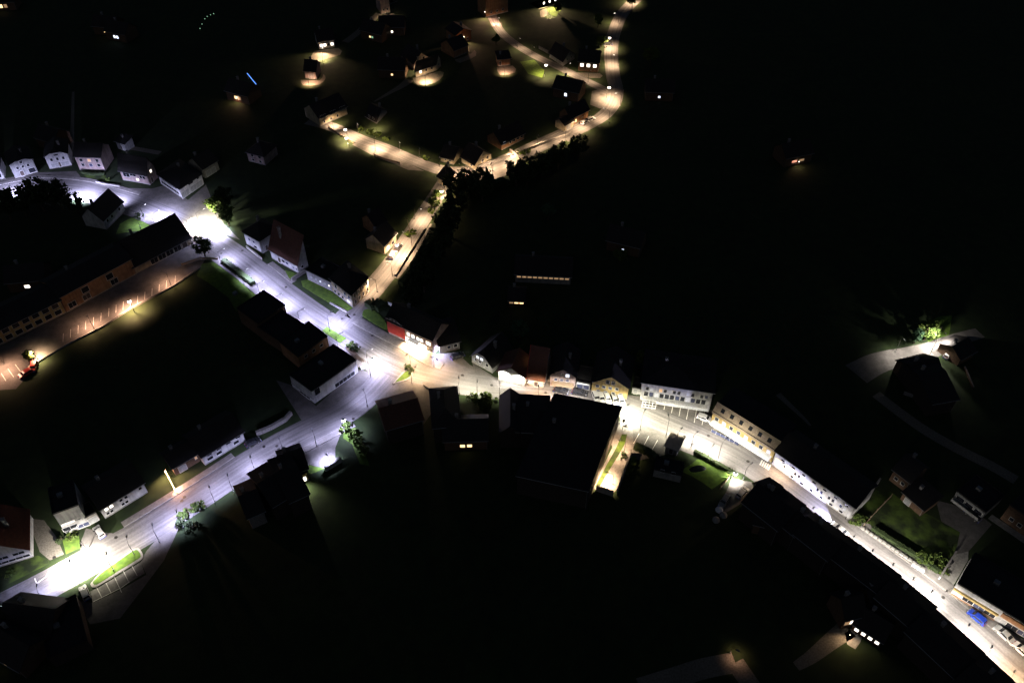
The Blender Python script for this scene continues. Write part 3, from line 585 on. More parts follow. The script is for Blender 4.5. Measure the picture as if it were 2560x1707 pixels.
v = front('bright white and orange shop at the foot of the street beside the blue car', (2377, 1482), (2600, 1618), 4.2, 10, 'flat', wall='white', tile='felt', name='shop', cat='shop',
      wins=[('f', 7, 1, 2.3, 1.5, .25, 0, .12, .98, 'dbdGdbd'), ('f', 4, 1, .9, 1.0, 2.9, 0, .5, .98, 'd')])
L_ = v['L']
obj('fascia', MB().box(-.1, L_ * .5, -.5, -.003, 1.95, 2.5), M['yellow'], v)
obj('annex_wall', MB().box(L_ * .52, L_ - .1, -.35, -.003, 2.45, 3.9), M['orange'], v)
obj('step_wall', MB().box(0, L_ * .5, -.42, -.05, 0, .22), M['orange'], v)
# ---- the flat white block and roofs on the south side of the junction
rooftop('black gabled house behind the grass triangle, its chimney against the street', (593, 772), (660, 728), (712, 764), 5.8, 'flat', tile='felt', wall='brown')
rooftop('black flat roof with a brown parapet strip beside the pavement', (645, 818), (694, 771), (764, 815), 4.6, 'flat', tile='felt', wall='brown', chimney=0)
rooftop('black flat-roofed house whose brown side wall is lit from the junction', (745, 893), (818, 842), (772, 806), 5.0, 'flat', tile='felt', wall='orange', wins=[('f', 3, 1, 1.0, 1.0, 3, 0, .1, .9, 'd')])
v = rooftop('large white flat-roofed block with a dark corner window and ribbon window', (724, 938), (780, 979), (890.5, 901), 4.8, 'flat', tile='felt', wall='white', name='office_block', cat='office block',
        wins=[('f', 1, 1, 9.2, .35, 1.5, 0, .0, 1.0, 'd'), ('f', 1, 1, 4.2, 1.0, .1, 0, .25, .9, 'd'), ('r', 1, 1, 7.0, 1.5, .25, 0, .46, .93, 'd'), ('r', 1, 1, 1.7, 2.2, 2.5, 0, .04, .16, 'd')])
# black houses seen from behind
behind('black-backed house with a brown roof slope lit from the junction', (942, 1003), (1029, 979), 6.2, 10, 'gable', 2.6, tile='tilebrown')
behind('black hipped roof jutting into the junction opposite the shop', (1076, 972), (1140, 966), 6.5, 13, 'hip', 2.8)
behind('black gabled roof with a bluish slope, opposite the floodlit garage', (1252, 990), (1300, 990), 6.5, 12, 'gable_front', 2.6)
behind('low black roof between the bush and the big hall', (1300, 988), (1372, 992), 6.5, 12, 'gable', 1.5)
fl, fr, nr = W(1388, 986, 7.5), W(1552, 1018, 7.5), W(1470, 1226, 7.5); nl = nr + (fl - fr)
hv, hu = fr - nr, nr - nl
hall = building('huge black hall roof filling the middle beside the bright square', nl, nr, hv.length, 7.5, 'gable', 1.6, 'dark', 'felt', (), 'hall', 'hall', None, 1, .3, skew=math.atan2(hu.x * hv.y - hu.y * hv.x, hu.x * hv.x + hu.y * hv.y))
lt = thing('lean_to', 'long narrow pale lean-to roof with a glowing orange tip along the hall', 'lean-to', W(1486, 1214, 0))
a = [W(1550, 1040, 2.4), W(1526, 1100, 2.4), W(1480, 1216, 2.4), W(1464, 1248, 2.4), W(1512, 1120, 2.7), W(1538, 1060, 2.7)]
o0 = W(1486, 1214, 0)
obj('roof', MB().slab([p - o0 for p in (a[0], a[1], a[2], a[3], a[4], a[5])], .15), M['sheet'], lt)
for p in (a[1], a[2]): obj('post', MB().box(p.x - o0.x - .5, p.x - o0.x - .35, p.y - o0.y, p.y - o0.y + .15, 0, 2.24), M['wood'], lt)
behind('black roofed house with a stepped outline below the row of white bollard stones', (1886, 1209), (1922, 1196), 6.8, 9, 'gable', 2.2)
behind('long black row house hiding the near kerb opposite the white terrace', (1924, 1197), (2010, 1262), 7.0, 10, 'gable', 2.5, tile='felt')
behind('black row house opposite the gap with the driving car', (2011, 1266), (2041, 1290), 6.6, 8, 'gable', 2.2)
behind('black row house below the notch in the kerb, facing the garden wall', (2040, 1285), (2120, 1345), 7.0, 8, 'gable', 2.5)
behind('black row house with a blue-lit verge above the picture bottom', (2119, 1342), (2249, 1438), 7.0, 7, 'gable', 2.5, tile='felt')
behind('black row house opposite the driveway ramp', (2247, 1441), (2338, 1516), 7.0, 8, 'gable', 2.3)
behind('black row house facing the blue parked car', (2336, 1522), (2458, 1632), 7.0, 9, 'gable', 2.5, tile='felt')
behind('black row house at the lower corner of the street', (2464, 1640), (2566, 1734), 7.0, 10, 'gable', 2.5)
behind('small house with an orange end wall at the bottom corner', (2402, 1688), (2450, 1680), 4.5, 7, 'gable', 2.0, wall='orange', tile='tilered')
# ---- square: grey house and garden house
v = front('grey rounded house wall standing between the square and the dark garden', (1632, 1190), (1700, 1206), 2.8, 4, 'flat', wall='grey', tile='felt', wins=[('f', 2, 1, .9, 1, 2.5, 0, .1, .9, 'd')])
front('small grey porch building on the edge of the square', (1662, 1128), (1690, 1140), 2.6, 3.5, 'shed', .6, wall='concrete', tile='sheet', name='porch', cat='porch', chimney=0, wins=[('f', 1, 1, 1, 1.9, .05, 0, .2, .8, 'D')])
# ---- branch road
front('white house with notched dark windows along the branch road', (513, 1163), (614, 1101), 1140, 9, 'gable', 3, wall='white',
      wins=[('f', 4, 1, 1.5, 1.0, .9, 0, .05, .9, 'dd-d'), ('f', 4, 1, 1.3, .8, 2.5, 0, .05, .98, 'd')])
front('white two-storey house with paired windows and a long balcony', (264, 1296), (370, 1230), 1271, 9, 'gable', 3, wall='white',
      wins=[('f', 8, 1, .7, .8, .8, 0, .05, .75, 'dd--dd--'), ('f', 8, 1, .75, .8, 2.4, 0, .05, .95, 'ww-dd--d')])
front('white flat-roofed house with a lit ribbon window and balcony by the glaring lamp', (166, 1335), (226, 1312), 1286, 8, 'flat', wall='white', tile='felt',
      wins=[('f', 6, 1, .9, .4, 3.4, 0, .05, .8, 'wwwwdd'), ('f', 1, 1, 2.6, 1.4, .2, 0, .55, .98, 'b'), ('f', 1, 1, 3.2, 1.2, 1.2, 0, .05, .5, 'd')])
front('small dark entrance link between two white houses', (224, 1312), (250, 1298), 3.0, 4, 'flat', wall='concrete', tile='felt', name='annex', cat='annex', chimney=0, wins=[('f', 1, 1, 2.0, 1.9, .1, 0, .1, .9, 'G')])
v = front('white house with an orange roof slope and a tall white verge at the edge', (-30, 1426), (84, 1391), 3.6, 11, 'gable_front', 5.0, wall='white', tile='tilered',
      wins=[('f', 2, 1, 2.4, .9, 2.4, 0, .25, .95, 'd'), ('f', 1, 1, 9, .8, .8, 0, .1, .9, 'd')])
front('dim shed standing behind the glowing amber strip', (440, 1188), (505, 1150), 3.4, 6, 'gable', 2, wall='brown', name='shed', cat='shed', wins=[('f', 1, 1, 2, 2.1, .05, 0, .1, .5, 'G'), ('f', 1, 1, .5, 1.0, 1.6, 0, .7, .98, 'm')])
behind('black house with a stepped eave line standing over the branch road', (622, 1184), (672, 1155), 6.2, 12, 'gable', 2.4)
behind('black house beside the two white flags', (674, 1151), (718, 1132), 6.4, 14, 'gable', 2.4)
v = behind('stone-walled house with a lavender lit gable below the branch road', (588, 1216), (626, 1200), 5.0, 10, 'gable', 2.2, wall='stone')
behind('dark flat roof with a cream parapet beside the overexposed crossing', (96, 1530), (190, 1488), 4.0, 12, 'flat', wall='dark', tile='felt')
v = front('black house in the dark with one glaring greenish window by the flags', (722, 1215), (775, 1196), 4.6, 8, 'gable', 3, wall='brown', wins=[('f', 1, 1, 1.6, 1.4, .6, 0, .6, .9, 'g'), ('f', 1, 1, 1.0, 1.0, 1.0, 0, .08, .3, 'l')])
# ---- upper village
front('long two-storey house at the head of the warm hill road', (801, 316), (869, 286), 295, 10, 'gable', 3.5, wall='cream', wins=[('f', 8, 1, .9, 1.4, 2.8, 0, .03, .97, 'dd-dd-dd'), ('f', 5, 1, .8, 1.1, .7, 0, .1, .7, 'd-d-d')])
front('chalet with a pointed gable beside the blazing porch light', (1036, 176), (1074, 163), 158, 10, 'gable_front', peak=132, wall='pink', wins=[('f', 2, 2, 1.1, 1.3, 1.0, 2.4, .2, .8, 'dd-d')])
front('bright cream house with a ragged shadow below the chalet', (1040, 194), (1092, 176), 176, 8, 'gable', 3, C=(1102, 166), wall='cream', wins=[('f', 3, 1, .9, 1.1, 1.2, 0, .1, .9, 'wdd'), ('r', 1, 1, .9, 1.1, 1.2, 0, .3, .8, 'd')])
front('house with a grey roof and two dim walls forming a V above the hill road', (917, 296), (942, 310), 290, 0, 'gable', 3, C=(968, 282), wall='grey', wins=[('f', 2, 1, .8, .9, 1.2, 0, .1, .9, 'd')])
front('pinkish farmhouse with a lit porch beside the north lane', (798, 124), (838, 118), 104, 9, 'gable', 3, wall='white', name='farmhouse', cat='farmhouse', wins=[('f', 4, 1, 1.1, 1.2, 1.0, 0, .05, .95, 'wwdw')])
front('plain cream barn wall below the lit farmhouse', (764, 196), (792, 199), 176, 9, 'gable', 3, C=(803, 178), wall='pink', name='barn', cat='barn', wins=[('f', 1, 1, 2.4, 2.2, .1, 0, .3, .8, 'G')])
front('small pink house on the north lane', (954, 36), (976, 32), 18, 8, 'gable', 3, wall='pink', wins=[('f', 2, 1, .9, 1, 1.4, 0, .1, .9, 'd')])
front('pink house cut by the top of the picture', (966, 16), (994, 4), -8, 8, 'gable', 3, wall='pink', wins=[('f', 2, 1, .9, 1, 1.2, 0, .1, .9, 'd')])
front('dim house with one small orange window near the forked lane', (1140, 112), (1178, 100), 88, 8, 'gable_front', peak=72, wall='orange', wins=[('f', 1, 1, 1.4, 1.3, 2.2, 0, .2, .5, 'l'), ('f', 2, 1, .9, 1, .7, 0, .4, .9, 'd')])
front('dim brown barn below the forked lane', (1136, 146), (1170, 132), 126, 9, 'gable', 3, wall='orange', name='barn', cat='barn')
front('small amber-lit shed wall on the meadow', (1245, 166), (1276, 163), 149, 5, 'shed', .9, wall='orange', name='shed', cat='shed', wins=[('f', 1, 1, .9, 2, .1, 0, .05, .3, 'D')])
front('cream house with the long slanting wall at the lower fork', (1102, 404), (1134, 412), 391, 8, 'gable', 2.6, wall='cream', wins=[('f', 2, 1, .8, .9, 1.1, 0, .2, .9, 'd')])
front('cream house with one dark window at the lower fork', (1154, 406), (1187, 426), 391, 0, 'gable', 3.6, C=(1228, 400), wall='cream', wins=[('f', 1, 1, .8, 1.2, 1.0, 0, .6, .9, 'd'), ('r', 2, 1, .8, 1.2, 1.4, 0, .3, .95, 'd')])
front('dark hip-roofed house standing in the middle of the fork', (1095, 458), (1118, 472), 452, 0, 'hip', 3.2, C=(1137, 448), topB=True, wall='cream', wins=[('f', 1, 1, 1.0, 1.0, 1.0, 0, .5, .9, 'd'), ('r', 2, 1, .8, 1.6, .6, 0, .1, .9, 'd')])
front('dim ochre house with a bluish bright window above the stone steps', (1254, 376), (1310, 348), 360, 8, 'gable', 3.2, wall='orange', wins=[('f', 1, 1, 1.0, 1.0, 2.0, 0, .05, .2, 'c'), ('f', 4, 1, 1.0, .9, 1.2, 0, .3, .98, 'd')])
front('pinkish house with glowing upper windows at the top edge', (1347, 24), (1400, 8), -4, 8, 'gable', 3, wall='pink', wins=[('f', 3, 1, .9, 1, 1.8, 0, .1, .9, 'w')])
front('grey house with a blank pale wall beside the upper lane', (1374, 144), (1407, 166), 132, 9, 'gable', 3.2, C=(1436, 148), wall='grey', wins=[('r', 2, 1, .8, 1, 1.4, 0, .2, .9, 'd')])
front('dark house with three dazzling white windows beside the upper lane', (1445, 178), (1495, 182), 4.6, 9, 'gable', 3, wall='brown', wins=[('f', 3, 1, 1.3, 1.3, 2.2, 0, .02, .98, 'w')])
front('small cream garage with an arched wall beside the bend', (1411, 330), (1434, 318), 3.0, 5, 'gable', 1.5, wall='cream', name='garage', cat='garage', chimney=0, wins=[('f', 1, 1, 2.2, 2.1, .05, 0, .1, .8, 'G')])
front('dim cottage with a chimney above the upper bend', (1425, 318), (1470, 296), 4.0, 6, 'gable', 3, wall='orange', name='cottage', cat='cottage', wins=[('f', 2, 1, .9, 1, 1.2, 0, .1, .9, 'l-')])
front('dim amber house with spread wings at the top of the forked lane', (1215, 44), (1270, 30), 28, 8, 'gable', 3, wall='orange', wins=[('f', 3, 1, .9, 1, 1.2, 0, .1, .9, 'd')])
front('house with a dim orange window right by the side street lamp', (942, 590), (968, 575), 566, 7, 'gable', 3, wall='orange', wins=[('f', 1, 1, 1.0, .9, 1.4, 0, .3, .7, 'm')])
front('house with glowing cream end wall next to the side street lamp', (962, 636), (992, 606), 612, 7, 'gable', 3, wall='cream', wins=[('f', 2, 1, 1.2, 1.2, .8, 0, .1, .9, 'wd')])
front('grey annex beyond the blue wall lamp of the shop', (1100, 884), (1150, 872), 3.4, 10, 'gable', 2.5, wall='grey', name='annex', cat='annex', wins=[('f', 2, 1, 1, 1.1, 1.2, 0, .3, .95, 'd')])
# ---- farm at the eastern edge
v = behind('black broad-roofed farmhouse below the pale lane', (2252, 900), (2312, 890), 5.4, 16, 'gable', 2.4, name='farmhouse', cat='farmhouse')
front('dark barn with one glaring window and warm yard lights', (2280, 985), (2345, 968), 4.2, 9, 'gable', 3, wall='brown', name='barn', cat='barn', wins=[('f', 1, 1, 1.3, 1.5, 1.4, 0, .86, .98, 'w'), ('f', 1, 1, .9, .9, 1.8, 0, .02, .2, 'm')])
front('dim maroon outbuilding beside the pale yard of the eastern farm', (2392, 915), (2428, 895), 3.0, 7, 'gable', 2, wall='brown', name='outbuilding', cat='outbuilding')
# ---- lone houses with a lit window in the dark fields
v = front('house with a bright conservatory and balcony above the four lit windows', (2100, 1572), (2146, 1560), 4.8, 6, 'gable', 3, wall='brown', wins=[('f', 1, 1, 2.6, 2.4, 1.6, 0, .35, 1.0, 'w'), ('f', 1, 1, 1.2, 2.0, 1.6, 0, .05, .4, 'm')])
front('cottage with a single glowing window beside the conservatory house', (2170, 1548), (2205, 1540), 3.8, 7, 'gable', 2.6, wall='brown', name='cottage', cat='cottage', wins=[('f', 1, 1, 1.4, 1.4, 1.0, 0, .2, .6, 'l')])
front('long low house with four dazzling windows strung along its wall', (2126, 1574), (2196, 1618), 3.2, 6, 'gable', 2.6, wall='brown', wins=[('f', 4, 1, .8, .95, .9, 0, .04, 1.0, 'w')])
def lone(label, x, y, style='l', w=1.0, hh=1.0, n=1, wid=11, zs=1.4, two=None, name='house', cat='house'):
    z = zs + hh / 2; p = W(x, y, z); a = random.uniform(-.5, .5); d = Vector((math.cos(a), math.sin(a), 0))
    wins = [('f', n, 1, w, hh, zs, 0, .5 - n * w * .75 / wid, .5 + n * w * .75 / wid, style)]
    return building(label, p - d * wid / 2, p + d * wid / 2, 8, 4.2, 'gable', 3.2, 'brown', 'tile', wins, name, cat)
lone('unlit farmhouse with one orange window in the dark north-west fields', 262, 78, 'l', .9, 1.4, name='farmhouse', cat='farmhouse')
lone('unlit house with twin cold white windows in the north-west fields', 290, 93, 'c', 1.0, 1.2, 2)
lone('unlit house with one square yellow window above the apartment block', 68, 716, 'w', 1.5, 1.0)
lone('unlit house with a yellow round light and faint walls on the dark hillside', 594, 245, 'lm', 1.2, 1.2, 2)
lone('unlit house with a pair of orange windows south of the junction', 1165, 1114, 'll', 1.2, 1.0, 2, zs=1.2)
lone('unlit house with one bluish window at the bottom of the black field', 74, 1589, 'c', 1.2, 1.0)
lone('unlit cottage with one orange window in the bottom corner of the dark', 11, 1657, 'l', 1.0, 1.0, name='cottage', cat='cottage')
lone('unlit house with two small warm windows north of the lit chalet', 980, 80, 'w', .8, .9, 1)
lone('unlit house with a yellow and a green window west of the chalet', 928, 93, 'lg', .8, .8, 2)
lone('unlit cottage with a faint yellow window below the dim path', 980, 187, 'l', .8, .8, name='cottage', cat='cottage')
lone('unlit house with a blue window on the slope beside the upper bend', 1414, 237, 'c', 1.0, 1.3)
lone('unlit house with a small orange window facing the lane above the street', 116, 363, 'l', .7, .9, wid=9)
lone('unlit house with a violet window east of the upper bend', 1648, 243, 'c', .8, .8)
lone('solitary unlit house with a reddish lit porch far out in the eastern dark', 1995, 402, 'rm', 2.0, .8, 2, name='farmhouse', cat='farmhouse')
lone('solitary unlit cottage with a faint white window on the black slope', 1557, 624, 'c', .7, .6, name='cottage', cat='cottage')
lone('unlit farmhouse with a small orange window in the black field below the hall', 1941, 1335, 'l', .8, .8, name='farmhouse', cat='farmhouse')
lone('unlit shed with an amber lamp at the very corner of the top edge', 8, 16, 'lm', 1.4, 1.6, 2, name='shed', cat='shed')
for o, wd_, st in [('long unlit barn with a dim beige strip of windows in the black field', 1357, 'mmwmmm'), ]:
    v = front(o, (1288, 705), (1426, 712), 3.6, 9, 'gable', 3, wall='concrete', name='barn', cat='barn', wins=[('f', 10, 1, 1.25, .6, 2.0, 0, .02, .98, 'm')])  # the glowing panes stand in for a faintly lit wall top
front('unlit shed with a thin yellow strip of windows in the black field', (1272, 768), (1310, 770), 3.2, 6, 'gable', 2, wall='brown', name='shed', cat='shed', wins=[('f', 3, 1, 1.2, .5, 1.7, 0, .0, 1.0, 'mll')])
front('bright greenish hut with a lit doorway behind the flags garden', (745, 1212), (772, 1200), 3.2, 4, 'flat', wall='yellow', tile='felt', name='hut', cat='hut', chimney=0, wins=[('f', 1, 1, 1.6, 1.6, .4, 0, .2, .9, 'w')])
# ================================================================== street lamps and added fill lamps
P0 = 640.0
HUE = {'C': (.61, .61, 1.0), 'N': (1, .91, .80), 'W': (1, .66, .38), 'A': (1, .55, .34), 'Y': (1, .93, .70)}
def spot(root, loc, hue, power, cone=152, blend=.6, aim=None):
    ld = bpy.data.lights.new('lamp_light', 'SPOT'); ld.energy = P0 * power; ld.color = HUE[hue]
    ld.spot_size = R(cone); ld.spot_blend = blend; ld.shadow_soft_size = .18
    o = link('lamp_light', ld, root, loc)
    if aim is not None: o.rotation_euler = Vector(aim).to_track_quat('-Z', 'Y').to_euler()
    return o
def street_lamp(x, y, hue, power, label, h=4.8, pole=(1.8, 0), globe=False, group='street lamps', headpx=False, cone=142):
    p = W(x, y, h if headpx else 0); p.z = 0
    root = thing('street_lamp', label, 'street lamp', p, 0, group)
    px, py = pole; tx, ty = px, py
    if not headpx and math.hypot(px, py) > 3:            # the head hangs near the kerb and is tilted over the road
        p.x += px * .62; p.y += py * .62; px *= .38; py *= .38; root.location = p; tx *= .85; ty *= .85
    obj('base', MB().tube([(px, py, 0), (px, py, .9)], .13), M['metal'], root)
    obj('pole', MB().tube([(px, py, .9), (px, py, h + .15)], [.07, .05]), M['iron'], root)
    if globe:
        obj('arm', MB().tube([(px, py, h + .12), (px * .5, py * .5, h + .32), (0, 0, h + .36)], .035), M['iron'], root)
        hd = obj('lamp_head', MB().lathe([(.10, h + .40), (.42, h + .32), (.44, h + .27), (.10, h + .26)]), M['metal'], root)
        obj('lens', MB().lathe([(.10, h + .25), (.44, h + .18), (.55, h - .05), (.42, h - .34), (.08, h - .46)]), M['lens_' + ('W' if hue in 'WA' else 'C' if hue == 'C' else 'N')], hd, smooth=True)  # lens oversized so its shape carries the glare disc around the head
        spot(root, (0, 0, h - .62), hue, power, cone)
    else:
        obj('arm', MB().tube([(px, py, h + .1), (px * .55, py * .55, h + .34), (0, 0, h + .3)], .035), M['iron'], root)
        d = Vector((px, py)).normalized()
        hd = obj('lamp_head', MB().box(-.45, .35, -.16, .16, h + .2, h + .34), M['metal'], root, rz=math.atan2(py, px))
        obj('lens', MB().box(-.38, .2, -.12, .12, h + .15, h + .197), M['lens_' + ('W' if hue in 'WA' else 'C' if hue == 'C' else 'N')], hd)
        spot(root, (0, 0, h + .08), hue, power, cone + 4, .9, (-tx * .09, -ty * .09, -1))
    return root
def wall_lamp(x, y, z, hue, power, label, aim=(0, -.5, -1), cone=160, group='lamps on walls'):
    p = W(x, y, z); root = thing('wall_lamp', label, 'wall lamp', p, 0, group)
    obj('bracket', MB().box(-.06, .06, -.02, .4, .08, .16), M['metal'], root)
    hd = obj('lamp_head', MB().lathe([(.05, .14), (.2, .08), (.22, .0), (.2, -.01)]), M['metal'], root)
    obj('lens', MB().lathe([(.2, -.012), (.17, -.12), (.06, -.18)]), M['lens_' + ('W' if hue in 'WA' else 'C' if hue == 'C' else 'N')], hd)
    spot(root, (0, -.05, -.26), hue, power, cone, .4, aim)
    return root
